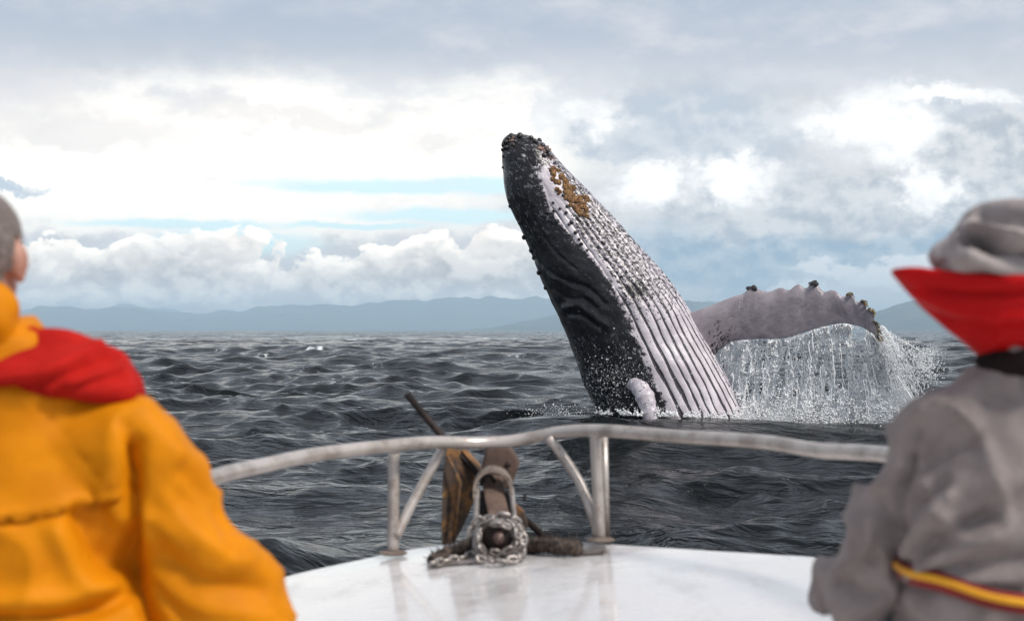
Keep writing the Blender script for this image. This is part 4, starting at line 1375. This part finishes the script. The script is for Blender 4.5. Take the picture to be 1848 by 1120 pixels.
    keep = fbm(np.stack([xx * .08, yy * .05, np.zeros(n)], 1), 2) > -.05
    parts.append(drops(place(xx[keep], yy[keep], dd[keep]), r.gamma(2, .0055, keep.sum()).clip(.005, .035), np.ones(keep.sum())))
    V, F = join(parts)
    o = mk('water_splash', V, F, m, smooth=True)
    tag(o, 'curtain of white water pouring off the raised flipper into the sea', None, None, 'stuff')
    # loose spray hanging round the body
    parts = []
    n = 1100
    xx = r.normal(1092, 38, n); yy = r.normal(690, 32, n)
    ok = (yy < 752)
    xx, yy = xx[ok], yy[ok]
    dd = np.full(len(xx), 0.0)
    for i in range(len(xx)):
        dd[i] = WHALE_AT(xx[i], yy[i])[0][1] - abs(r.normal(.06, .08)) - .01
    parts.append(drops(place(xx, yy, dd), r.gamma(1.6, .0040, len(xx)).clip(.004, .020), np.ones(len(xx))))
    n = 420
    xx = r.uniform(1130, 1330, n); yy = r.uniform(520, 750, n)
    dd = np.array([WHALE_AT(a_, b_)[0][1] for a_, b_ in zip(xx, yy)]) - .05 - r.random(n) * .15
    parts.append(drops(place(xx, yy, dd), r.gamma(1.6, .0032, n).clip(.004, .014), np.ones(n)))
    n = 260
    xx = 1230 + r.gamma(2, 45, n); yy = r.uniform(430, 560, n)
    parts.append(drops(place(xx, yy, 31.5 + r.normal(0, .5, n)), r.gamma(1.5, .0028, n).clip(.003, .010), np.ones(n)))
    n = 500
    xx = r.normal(1020, 36, n); yy = 748 + r.normal(-4, 9, n)
    parts.append(drops(place(xx, yy, 30.4 + r.normal(0, .4, n)), r.gamma(1.6, .004, n).clip(.004, .018), np.ones(n)))
    V, F = join(parts)
    o = mk('water_spray', V, F, m, smooth=True)
    tag(o, 'fine white droplets flying round the wet whale', None, None, 'stuff')
build_splash()
# ------------------------------------------------------------------ the two people on the bow
def mat_cloth(name, col, col2, rough=0.8, sheen=0.15, weave=420, bump=0.25, spec=0.3, mott=2.2):
    m, g, b, out = new_mat(name)
    p = g.obj()
    n = g.noise(p, mott * 4, 5, 0.6)
    f = g.noise(p, weave, 2, 0.6)
    c = g.mix(g.ss(0.40, 0.62, n), col, col2)
    c = g.mix(g.m('MULTIPLY', g.ss(0.4, 0.7, f), 0.25), c, tuple(0.7 * q for q in col))
    g.put(b.inputs['Base Color'], c)
    b.inputs['Roughness'].default_value = rough
    b.inputs['Specular IOR Level'].default_value = spec
    b.inputs['Sheen Weight'].default_value = sheen
    g.put(b.inputs['Normal'], g.bump(g.m('MULTIPLY_ADD', f, 0.15, g.noise(p, 30, 4, 0.6)), bump, 0.006))
    return m
M_SKIN, _g, _b, _o = new_mat('skin')
_g.put(_b.inputs['Base Color'], _g.mix(_g.ss(.4, .7, _g.noise(_g.obj(), 30, 4, .6)), (0.40, 0.20, 0.145), (0.48, 0.25, 0.19)))
_b.inputs['Roughness'].default_value = 0.5
_b.inputs['Subsurface Weight'].default_value = 0.05
M_YEL = mat_cloth('yellow_oilskin', (0.60, 0.205, 0.0015), (0.53, 0.175, 0.001), 0.6, 0.0, 300, 0.25, 0.12)
M_RED = mat_cloth('red_fleece', (0.42, 0.012, 0.008), (0.34, 0.008, 0.006), 0.85, 0.0, 420, 0.25, 0.12)
M_RED2 = mat_cloth('red_nylon', (0.50, 0.003, 0.004), (0.42, 0.002, 0.003), 0.6, 0.0, 420, 0.2, 0.15)
M_GREY = mat_cloth('grey_sweatshirt', (0.265, 0.228, 0.219), (0.215, 0.183, 0.176), 0.95, 0.08, 500, 0.5, 0.08, 4.5)
M_CAP = mat_cloth('grey_knit', (0.36, 0.315, 0.305), (0.26, 0.225, 0.215), 0.95, 0.08, 260, 0.4, 0.1, 3.0)
M_NECK = mat_cloth('black_neck_cloth', (0.012, 0.009, 0.009), (0.02, 0.014, 0.013), 0.95, 0.0, 420, 0.2, 0.05)
M_TROU = mat_cloth('dark_trousers', (0.035, 0.038, 0.048), (0.05, 0.05, 0.058), 0.9, 0.1)
M_BOOT = mat_cloth('black_rubber', (0.02, 0.02, 0.02), (0.03, 0.03, 0.03), 0.5, 0.0)
M_HAIR, _g, _b, _o = new_mat('cropped_grey_hair')
_q = _g.obj()
_g.put(_b.inputs['Base Color'], _g.mix(_g.ss(.38, .62, _g.noise(_q, 240, 3, .7)), (0.10, 0.075, 0.065), _g.mix(_g.ss(.4, .65, _g.noise(_q, 26, 4, .6)), (0.20, 0.165, 0.15), (0.36, 0.32, 0.30))))
_b.inputs['Roughness'].default_value = 0.8
_g.put(_b.inputs['Normal'], _g.bump(_g.noise(_q, 320, 2, .7), .8, .004))

def head_parts(c, s=1.0):
    """head facing +Y, centre of the skull c"""
    c = np.asarray(c, float)
    E = lambda o, r, rot=None: ellipsoid(c + np.array(o) * s, np.array(r) * s, 24, 16, rot)
    q = [E((0, -.012, .028), (.076, .095, .092)), E((0, .022, -.045), (.062, .070, .075)), E((0, .060, -.088), (.034, .034, .026)), E((0, .075, .03), (.055, .025, .05))]
    q += [capsule(c + np.array((0, .094, .012)) * s, c + np.array((0, .116, -.022)) * s, .009 * s, .015 * s)]         # nose
    q += [E((.012 * k, .104, -.026), (.009, .012, .008)) for k in (-1, 1)]
    q += [E((0, .090, -.056), (.024, .013, .006)), E((0, .090, -.066), (.022, .013, .0065))]                             # lips
    for k in (-1, 1):
        q += [E((.033 * k, .088, .034), (.020, .010, .006)), E((.036 * k, .070, -.012), (.022, .022, .020))]            # brow, cheek
        R = rotm('Z', math.radians(-22 * k)) @ rotm('X', math.radians(-8))
        q += [E((.079 * k, -.002, -.012), (.010, .021, .034), R), E((.085 * k, -.012, -.004), (.006, .012, .026), R), E((.078 * k, .004, -.040), (.008, .009, .012), R)]
    q += [capsule(c + np.array((0, -.018, -.05)) * s, c + np.array((0, -.028, -.17)) * s, .056 * s, .062 * s)]           # neck
    return q

def hand_parts(w, d, up, s=1.0):
    """a resting right/left hand: palm and five separate bent fingers; w wrist, d pointing direction, up back of hand"""
    d = np.asarray(d, float); d /= np.linalg.norm(d); up = np.asarray(up, float); up -= d * (up @ d); up /= np.linalg.norm(up)
    sd = np.cross(d, up)
    q = [capsule(w, w + d * .03, .027, .03), ]
    for k, off in enumerate((-.030, -.010, .010, .029)):
        q.append(capsule(w + d * .02 + sd * off * .6, w + d * .085 + sd * off, .015, .0125))
        L = (.066, .078, .074, .058)[k]
        a = w + d * .085 + sd * off
        b = a + (d * .92 - up * .35) * L * .45 + sd * off * .15
        c = b + (d * .65 - up * .75) * L * .33
        e = c + (d * .35 - up * .9) * L * .25
        q += [capsule(a, b, .0098, .0090, 10, 4), capsule(b, c, .0090, .0082, 10, 4), capsule(c, e, .0082, .0070, 10, 4)]
    t0 = w + d * .025 - sd * .026
    t1 = t0 + d * .035 - sd * .026 - up * .008
    t2 = t1 + d * .032 - sd * .006 - up * .012
    q += [capsule(t0, t1, .014, .0105, 10, 4), capsule(t1, t2, .0105, .0085, 10, 4)]
    return q

FOLD = 1.25
def bend(V, N, lines, d0):
    """press seams and folds into cloth; lines = (photo polyline, width px, amount m)"""
    uv = to_px(V)
    face = sstep(0.05, -0.25, N[:, 1])
    for ln, w, a in lines:
        ln = np.asarray(ln, float)
        ln = spline(ln, 20) if len(ln) > 2 else ln
        d = seg_dist(uv, ln)
        V = V + N * (FOLD * a * np.exp(-(d / w) ** 2) * face)[:, None]
    return V

def drop_hidden(V, F):
    return V, F

# ---------------------------------------------------------------- left: yellow jacket
def person_yellow():
    d = 2.62
    hc = P(-40, 462, d)
    x0 = hc[0]
    dz = deck_z(x0) - 0.016
    sh = P(214, 806, d + .01); shl = np.array([2 * x0 - sh[0] + .01, sh[1] + .01, sh[2] - .01])
    el = P(452, 1132, d + .10); ell = np.array([2 * x0 - el[0], el[1] + .02, el[2]])
    wr = el + np.array([-.10, .245, -.02]); wrl = ell + np.array([.10, .245, -.02])
    hip = np.array([x0, d + .06, dz + .125])
    hr, hl = hip + (.105, 0, -.005), hip + (-.105, 0, -.005)
    kr, kl = hr + np.array([.10, .40, .16]), hl + np.array([-.12, .40, .16])
    ar, al = np.array([kr[0] + .02, kr[1] + .26, dz + .10]), np.array([kl[0] - .02, kl[1] + .26, dz + .10])
    neck = hc + (0, -.02, -.13)
    root = None
    body = head_parts(hc) + [capsule(neck + (0, 0, .02), neck + (0, .01, -.10), .062, .09), capsule(sh + (-.08, 0, 0), shl + (.08, 0, 0), .04, .04), capsule(sh, sh + (-.08, 0, 0), .022, .03), capsule(shl, shl + (.08, 0, 0), .022, .03)]
    body += [loft([ering((x0, d + .02 + y, z), rx, ry) for z, rx, ry, y in ((neck[2] - .10, .13, .09, 0), (neck[2] - .25, .14, .10, 0.01), (hip[2] + .15, .15, .11, .03), (hip[2] - .02, .17, .125, .05), (hip[2] - .11, .15, .11, .06))])]
    for a, b, c, k in ((sh, el, wr, 1), (shl, ell, wrl, -1)):
        body += [capsule(a, b, .024, .030), capsule(b, c, .030, .026)]
        dirn = (kr if k > 0 else kl) - c + np.array([0, .05, .0]); body += hand_parts(c, dirn, (0.2 * k, -.2, 1), 1.0)
    for a, b, c in ((hr, kr, ar), (hl, kl, al)):
        body += [capsule(a, b, .085, .058), capsule(b, c, .055, .04), capsule(c + (0, 0, -.04), c + (0, .15, -.062), .038, .032)]
    V, F, N = fuse(body, 0.0062, 3)
    base = np.array([x0, d + .1, dz])
    per = mk('person', V, F, M_SKIN, None, origin=base)
    tag(per, 'person in a yellow jacket with a red scarf, seen from behind at the left', 'person')
    # eyes
    for k in (-1, 1):
        mk('eye', *ellipsoid(hc + (.032 * k, .086, .012), (.011, .008, .007), 12, 8), M_EYE, per)
    # hair: a cropped cap over the skull
    rel = V - hc
    keep = (rel[:, 2] > -.075 - .0) & (rel[:, 1] < .045 + .5 * np.maximum(rel[:, 2] - .05, 0)) & (rel[:, 2] > -.03 + .9 * np.maximum(rel[:, 1] + .01, 0)) | ((rel[:, 2] > -.088) & (rel[:, 1] < -.03))
    keep &= ~((np.abs(rel[:, 0]) > .074) & (np.abs(rel[:, 1] + .004) < .032) & (rel[:, 2] < .03))
    keep &= np.linalg.norm(rel, axis=1) < .16
    hairf = [q[keep[q].all(1)] for q in F]
    used = np.unique(np.concatenate([q.ravel() for q in hairf])); mp = np.full(len(V), -1); mp[used] = np.arange(len(used))
    mk('hair', V[used] + N[used] * .006 + N[used] * (.002 * perlin(V[used] * 160))[:, None], [mp[q] for q in hairf if len(q)], M_HAIR, per)
    # jacket
    jk = [capsule(sh + (-.01, 0, 0), shl + (.01, 0, 0), .098, .098)]
    jk += [loft([ering((x0, d + .03 + y, z), rx, ry, 36, 2.5) for z, rx, ry, y in ((neck[2] + .015, .085, .085, -.01), (neck[2] - .05, .16, .115, -.005), (sh[2] + .0, .235, .148, 0), (sh[2] - .14, .258, .165, 0.005), (sh[2] - .26, .285, .178, .01), (sh[2] - .33, .335, .185, .015), (hip[2] + .08, .36, .19, .03), (hip[2] - .06, .36, .20, .05))])]
    for a, b, c in ((sh, el, wr), (shl, ell, wrl)):
        mid = a * .5 + b * .5 + (0, 0, .004)
        jk += [capsule(a, mid, .100, .097), capsule(mid, b, .097, .094), capsule(b, c, .09, .058)]
    jk += [capsule(P(236, 985, d + .06), P(262, 1120, d + .07), .085, .10)]
    V, F, N = fuse(jk, 0.0105, 8)
    V = V + N * (.012 * np.clip(1 - 1.6 * np.abs(perlin(np.stack([V[:, 0] * 5 + V[:, 2] * 3, V[:, 1] * 4, V[:, 2] * 6 - V[:, 0] * 3], 1))), 0, 1) ** 3)[:, None]
    arm = sstep(.0, .1, V[:, 0] - x0 - .24)
    w = fbm(np.stack([V[:, 0] * 4.5, V[:, 1] * 4.5, V[:, 2] * 9], 1), 3, .5)
    V = V + N * (.006 * w)[:, None]
    diag = np.sin((V[:, 0] * 15 + V[:, 2] * 34) + 3.0 * perlin(V * 4.0))
    V = V + N * (.0085 * diag * (0.35 + arm) * sstep(-.02, -.2, V[:, 2] - CAM_Z))[:, None]
    uv = to_px(V)
    V = bend(V, N, [([(248, 800), (240, 870), (232, 940), (236, 1010), (262, 1080), (290, 1130)], 14, -.044), ([(222, 760), (240, 800), (246, 850)], 10, -.010),
                    ([(-60, 945), (60, 936), (130, 920), (206, 907)], 5, -.016), ([(-60, 934), (60, 925), (130, 909), (206, 897)], 6, .010),
                    ([(60, 720), (120, 790), (200, 890)], 3.0, -.005), ([(150, 935), (190, 1000), (236, 1040)], 24, -.026), ([(100, 960), (150, 1050), (230, 1075)], 20, .014),
                    ([(-20, 1120), (120, 1112), (240, 1070)], 14, -.028), ([(-20, 1085), (120, 1078), (220, 1040)], 14, .010),
                    ([(330, 850), (400, 925), (420, 990)], 16, -.012), ([(300, 900), (370, 975), (440, 1010)], 18, .012), ([(270, 960), (350, 1040), (470, 1060)], 16, -.012), ([(280, 1030), (360, 1090), (480, 1110)], 16, .010),
                    ([(262, 740), (330, 830), (380, 900)], 20, .010)], d)
    mk('jacket', V, F, M_YEL, per)
    # back flap of the storm yoke, its free edge standing proud
    # rolled hood of the jacket bunched behind the neck
    cl = [ellipsoid(neck + (0, -.035, .020), (.096, .074, .074)), ellipsoid(neck + (0, .0, -.02), (.102, .092, .062)), ellipsoid(neck + (-.03, -.05, -.01), (.075, .05, .05))]
    V, F, N = fuse(cl, .007, 6)
    V = V + N * (.004 * np.sin(V @ np.array([50., 10., 70.]) + 2 * perlin(V * 9)))[:, None]
    mk('collar', V, F, M_YEL, per)
    # red scarf thrown over the shoulders
    sc = []
    for a_, b_, ra, rb in (((-70, 652, d - .02), (110, 652, d), .060, .058), ((110, 652, d), (190, 676, d + .01), .058, .052), ((190, 676, d + .01), (228, 706, d + .02), .052, .038), ((228, 704, d + .02), (258, 752, d + .04), .042, .014),
                           ((-70, 690, d - .085), (110, 682, d - .075), .042, .040), ((110, 682, d - .075), (222, 700, d - .03), .040, .032), ((-70, 640, d + .07), (180, 672, d + .09), .05, .045), ((-70, 670, d - .06), (120, 668, d - .05), .052, .048), ((120, 668, d - .05), (205, 690, d - .02), .048, .04),
                           ((-70, 655, d - .02), (-200, 640, d), .055, .05), ((-200, 640, d), (-300, 690, d + .02), .052, .04)):
        sc.append(capsule(P(*a_), P(*b_), ra, rb))
    V, F, N = fuse(sc, 0.007, 22)
    st = np.sin(V @ np.array([22., 8., 56.]) + 2.2 * perlin(V * 4.0) + 1.0)
    V = V + N * (.004 * st + .003 * fbm(V * 9, 3))[:, None]
    V = bend(V, N, [([(-40, 712), (50, 704), (140, 668), (205, 640)], 13, -.014), ([(-40, 690), (60, 676), (130, 648), (180, 622)], 12, .009), ([(110, 712), (170, 690), (228, 672)], 10, -.011), ([(130, 694), (180, 668), (215, 655)], 9, .007), ([(-10, 640), (25, 622), (55, 612)], 9, -.014), ([(-10, 622), (30, 606), (60, 600)], 8, .010)], d)
    mk('scarf', V, F, M_RED, per)
    # trousers and boots
    tr = [loft([ering((x0, d + .06, z), rx, ry) for z, rx, ry in ((hip[2] + .05, .20, .145), (hip[2] - .03, .205, .15), (hip[2] - .118, .175, .13))])]
    for a, b, c in ((hr, kr, ar), (hl, kl, al)):
        tr += [capsule(a, b, .098, .072), capsule(b, c + (0, 0, .02), .072, .058)]
    V, F, N = fuse(tr, 0.011, 5)
    V = V + N * (.005 * fbm(V * 9, 3))[:, None]
    mk('trousers', V, F, M_TROU, per)
    for c in (ar, al):
        V, F, N = fuse([capsule(c + (0, 0, .03), c + (0, .0, -.04), .055, .05), capsule(c + (0, -.01, -.055), c + (0, .165, -.060), .045, .040)], .008, 3)
        V[:, 2] = np.maximum(V[:, 2], deck_z(V[:, 0]) - .012)
        mk('boot', V, F, M_BOOT, per)

M_EYE, _g, _b, _o = new_mat('eye_white')
_b.inputs['Base Color'].default_value = (.7, .68, .65, 1); _b.inputs['Roughness'].default_value = .2
person_yellow()

# ---------------------------------------------------------------- right: grey sweatshirt
def person_grey():
    global FOLD
    FOLD = 1.5
    d = 2.5
    hc = P(1872, 485, d)
    x0 = hc[0]
    dz = deck_z(x0) - 0.016
    shl = P(1700, 778, d + .02); sh = np.array([2 * x0 - shl[0], shl[1], shl[2]])
    ell = P(1552, 1064, d + .13); el = np.array([2 * x0 - ell[0], ell[1], ell[2]])
    wrl = ell + np.array([.0, .235, -.03]); wr = el + np.array([-.0, .235, -.02])
    hip = np.array([x0, d + .06, dz + .12])
    hl, hr = hip + (-.095, 0, 0), hip + (.095, 0, 0)
    kl, kr = hl + np.array([-.05, .39, .15]), hr + np.array([.06, .39, .15])
    al, ar = np.array([kl[0], kl[1] + .25, dz + .10]), np.array([kr[0], kr[1] + .25, dz + .10])
    neck = hc + (0, -.02, -.13)
    body = head_parts(hc, .97) + [capsule(neck + (0, 0, .02), neck + (0, .01, -.10), .056, .08), capsule(sh, shl, .045, .045)]
    body += [loft([ering((x0, d + .02 + y, z), rx, ry) for z, rx, ry, y in ((neck[2] - .10, .12, .08, 0), (neck[2] - .25, .125, .085, 0.01), (hip[2] + .15, .13, .10, .03), (hip[2] - .02, .155, .12, .05), (hip[2] - .105, .14, .10, .06))])]
    for a, b, c, k in ((shl, ell, wrl, -1), (sh, el, wr, 1)):
        body += [capsule(a, b, .028, .028), capsule(b, c, .028, .022)]
        dirn = (kr if k > 0 else kl) - c + np.array([0, .06, 0]); body += hand_parts(c, dirn, (0.2 * k, -.2, 1), .95)
    for a, b, c in ((hl, kl, al), (hr, kr, ar)):
        body += [capsule(a, b, .078, .054), capsule(b, c, .05, .038), capsule(c + (0, 0, -.04), c + (0, .14, -.062), .036, .03)]
    V, F, N = fuse(body, 0.0062, 3)
    base = np.array([x0, d + .1, dz])
    per = mk('person', V, F, M_SKIN, None, origin=base)
    tag(per, 'person in a grey sweatshirt, slouchy grey cap and flaring red collar, seen from behind', 'person')
    for k in (-1, 1):
        mk('eye', *ellipsoid(hc + (.031 * k, .083, .012), (.011, .008, .007), 12, 8), M_EYE, per)
    # slouchy cap
    cp = [ellipsoid(hc + (-.01, -.015, .045), (.150, .130, .082)), ellipsoid(hc + (-.052, -.03, .018), (.150, .118, .050)), ellipsoid(hc + (-.055, -.02, .005), (.130, .115, .030)), ellipsoid(hc + (.03, .0, .06), (.13, .12, .074)), ellipsoid(hc + (0, .0, .0), (.100, .112, .05))]
    V, F, N = fuse(cp, .007, 8)
    V = V + N * (.004 * fbm(V * 9, 3) + .004 * np.sin(V @ np.array([26., 20., 70.]) + 3 * perlin(V * 6)))[:, None]
    V = bend(V, N, [([(1700, 500), (1690, 470), (1698, 440)], 8, -.008), ([(1745, 428), (1770, 436), (1800, 450), (1850, 462), (1900, 462)], 10, -.058), ([(1728, 430), (1765, 414), (1800, 420), (1850, 436), (1900, 440)], 10, .017), ([(1755, 462), (1800, 474), (1860, 484)], 13, .014),
                    ([(1700, 480), (1712, 448), (1722, 420)], 11, -.008), ([(1770, 385), (1820, 392), (1900, 410)], 13, -.016)], d)
    mk('cap', V, F, M_CAP, per)
    # red collar: a flaring funnel with a peaked corner
    tt = np.linspace(0, 2 * np.pi, 96, endpoint=False)
    def ring(r, z, peak, zpk, wav):
        rr = r + peak * np.exp(-((np.angle(np.exp(1j * (tt - np.pi - .05)))) / .34) ** 2)
        rr = rr + wav * np.sin(5 * tt + 1.0) + .5 * wav * np.sin(9 * tt + 2)
        zz = z + zpk * np.exp(-((np.angle(np.exp(1j * (tt - np.pi - .05)))) / .30) ** 2) + wav * np.sin(4 * tt + .5)
        return np.stack([hc[0] + rr * np.cos(tt), hc[1] - .005 + rr * .86 * np.sin(tt), hc[2] + zz], 1)
    rings = [ring(.098, -.160, 0, 0, 0), ring(.112, -.135, .012, 0, .001), ring(.142, -.105, .03, .004, .002), ring(.166, -.070, .058, .014, .003), ring(.178, -.045, .078, .020, .004), ring(.184, -.022, .084, .012, .005), ring(.180, -.012, .084, .009, .005),
             ring(.172, -.016, .078, .010, .005), ring(.160, -.050, .05, .012, .004), ring(.125, -.105, .02, 0, .002), ring(.092, -.150, 0, 0, 0)]
    R = np.array(rings)
    R = spline(R.reshape(len(rings), -1), 44).reshape(44, 96, 3)
    V, F = loft(list(R), False)
    N = normals_of(V, F)
    V = V + N * (.003 * fbm(V * 14, 2))[:, None]
    V = bend(V, N, [([(1600, 512), (1700, 528), (1780, 533), (1900, 528)], 5, -.010), ([(1630, 545), (1700, 580), (1780, 596), (1860, 600)], 9, -.010), ([(1650, 520), (1720, 556), (1800, 570), (1860, 572)], 9, .008), ([(1800, 540), (1806, 580), (1800, 620)], 5, .006)], d)
    mk('collar', V, F, M_RED2, per)
    # black band filling the dark gap under the red collar
    V, F = tube(spline([neck + (.088 * math.cos(a), .088 * math.sin(a), -.034) for a in np.linspace(0, 2 * np.pi, 25)], 60), .024, 12)
    mk('neckband', V, F, M_NECK, per)
    # sweatshirt
    sw = [capsule(shl + (.01, 0, 0), sh + (-.01, 0, 0), .078, .078), capsule(shl + (.03, 0, .01), neck + (-.03, .0, -.055), .072, .070), capsule(sh + (-.03, 0, .01), neck + (.03, 0, -.055), .072, .07)]
    zh = P(1640, 1062, d)[2]
    sw += [loft([ering((x0, d + .03 + y, z), rx, ry, 36, 2.5) for z, rx, ry, y in ((neck[2] - .055, .11, .095, -.005), (shl[2] + .03, .185, .13, 0), (shl[2] - .10, .235, .15, .0), (zh + .12, .247, .158, .01), (zh + .05, .240, .158, .012), (zh + .012, .208, .15, .015), (zh - .03, .218, .158, .02), (zh - .10, .225, .168, .03), (hip[2] - .05, .228, .172, .04))])]
    for a, b, c in ((shl, ell, wrl), (sh, el, wr)):
        mid = a * .5 + b * .5
        sw += [capsule(a, mid, .076, .066), capsule(mid, b, .066, .062), capsule(b, c, .062, .045)]
    sw += [capsule(P(1548, 884, d + .12), P(1585, 990, d + .10), .016, .045)]
    V, F, N = fuse(sw, 0.0088, 6)
    V = V + N * (.016 * np.clip(1 - 1.6 * np.abs(perlin(np.stack([V[:, 0] * 6 - V[:, 2] * 4, V[:, 1] * 5, V[:, 2] * 7 + V[:, 0] * 4], 1))), 0, 1) ** 3)[:, None]
    w = fbm(np.stack([V[:, 0] * 6, V[:, 1] * 6, V[:, 2] * 9], 1), 3, .5)
    V = V + N * (.009 * w)[:, None]
    diag = np.sin((-V[:, 0] * 30 + V[:, 2] * 42) + 3.0 * perlin(V * 5.0))
    V = V + N * (.0075 * diag)[:, None]
    V = bend(V, N, [([(1640, 830), (1622, 880), (1612, 950), (1618, 1040)], 10, -.016), ([(1655, 775), (1640, 830), (1630, 870)], 9, -.008),
                    ([(1700, 870), (1650, 915), (1625, 960)], 12, -.012), ([(1715, 895), (1665, 945), (1635, 1000)], 12, .012), ([(1780, 930), (1700, 965), (1640, 1015)], 13, -.012), ([(1790, 965), (1720, 1000), (1650, 1030)], 12, .012),
                    ([(1848, 1000), (1760, 1020), (1660, 1036)], 12, -.010), ([(1848, 1040), (1740, 1040), (1640, 1032)], 9, .012), ([(1760, 790), (1700, 820), (1650, 850)], 14, -.008),
                    ([(1760, 740), (1700, 720), (1660, 740)], 16, .008), ([(1590, 900), (1600, 960), (1570, 1010)], 10, -.010), ([(1570, 940), (1560, 1000), (1520, 1030)], 10, .010), ([(1500, 1040), (1560, 1070), (1600, 1075)], 11, -.012)], d)
    mk('sweatshirt', V, F, M_GREY, per)
    # striped waist strap: a yellow strip sewn on a red band
    def band(z0, r_add, hgt, mat, name):
        t2 = np.linspace(0, 2 * np.pi, 90, endpoint=False)
        rr = []
        for dr, dz_ in ((-.004, -hgt / 2), (.003, -hgt / 2), (.005, 0), (.003, hgt / 2), (-.004, hgt / 2)):
            rx, ry = .208 + r_add + dr, .150 + r_add + dr
            cs, sn = np.cos(t2), np.sin(t2)
            x = x0 + rx * np.sign(cs) * np.abs(cs) ** .8; y = d + .045 + ry * np.sign(sn) * np.abs(sn) ** .8
            z = z0 + dz_ - .20 * (x - (x0 - .21)) + .003 * np.sin(7 * t2)
            rr.append(np.stack([x, y, z], 1))
        V, F = loft(rr + [rr[0]], False)
        mk(name, V, F, mat, per)
    zb = P(1632, 1054, d - .10)[2]
    band(zb, .026, .034, mat_cloth('dark_red_webbing', (0.22, 0.012, 0.010), (0.16, 0.01, 0.01)), 'strap')
    band(zb + .003, .0305, .013, mat_cloth('yellow_webbing', (0.75, 0.36, 0.015), (0.68, 0.30, 0.012)), 'strap_stripe')
    tr = [loft([ering((x0, d + .06, z), rx, ry) for z, rx, ry in ((hip[2] + .05, .175, .135), (hip[2] - .03, .185, .14), (hip[2] - .113, .16, .12))])]
    for a, b, c in ((hl, kl, al), (hr, kr, ar)):
        tr += [capsule(a, b, .088, .066), capsule(b, c + (0, 0, .02), .066, .052)]
    V, F, N = fuse(tr, 0.011, 5)
    V = V + N * (.005 * fbm(V * 9, 3))[:, None]
    mk('trousers', V, F, M_TROU, per)
    for c in (al, ar):
        V, F, N = fuse([capsule(c + (0, 0, .03), c + (0, .0, -.04), .05, .046), capsule(c + (0, -.01, -.055), c + (0, .15, -.060), .042, .037)], .008, 3)
        V[:, 2] = np.maximum(V[:, 2], deck_z(V[:, 0]) - .012)
        mk('shoe', V, F, M_BOOT, per)
person_grey()
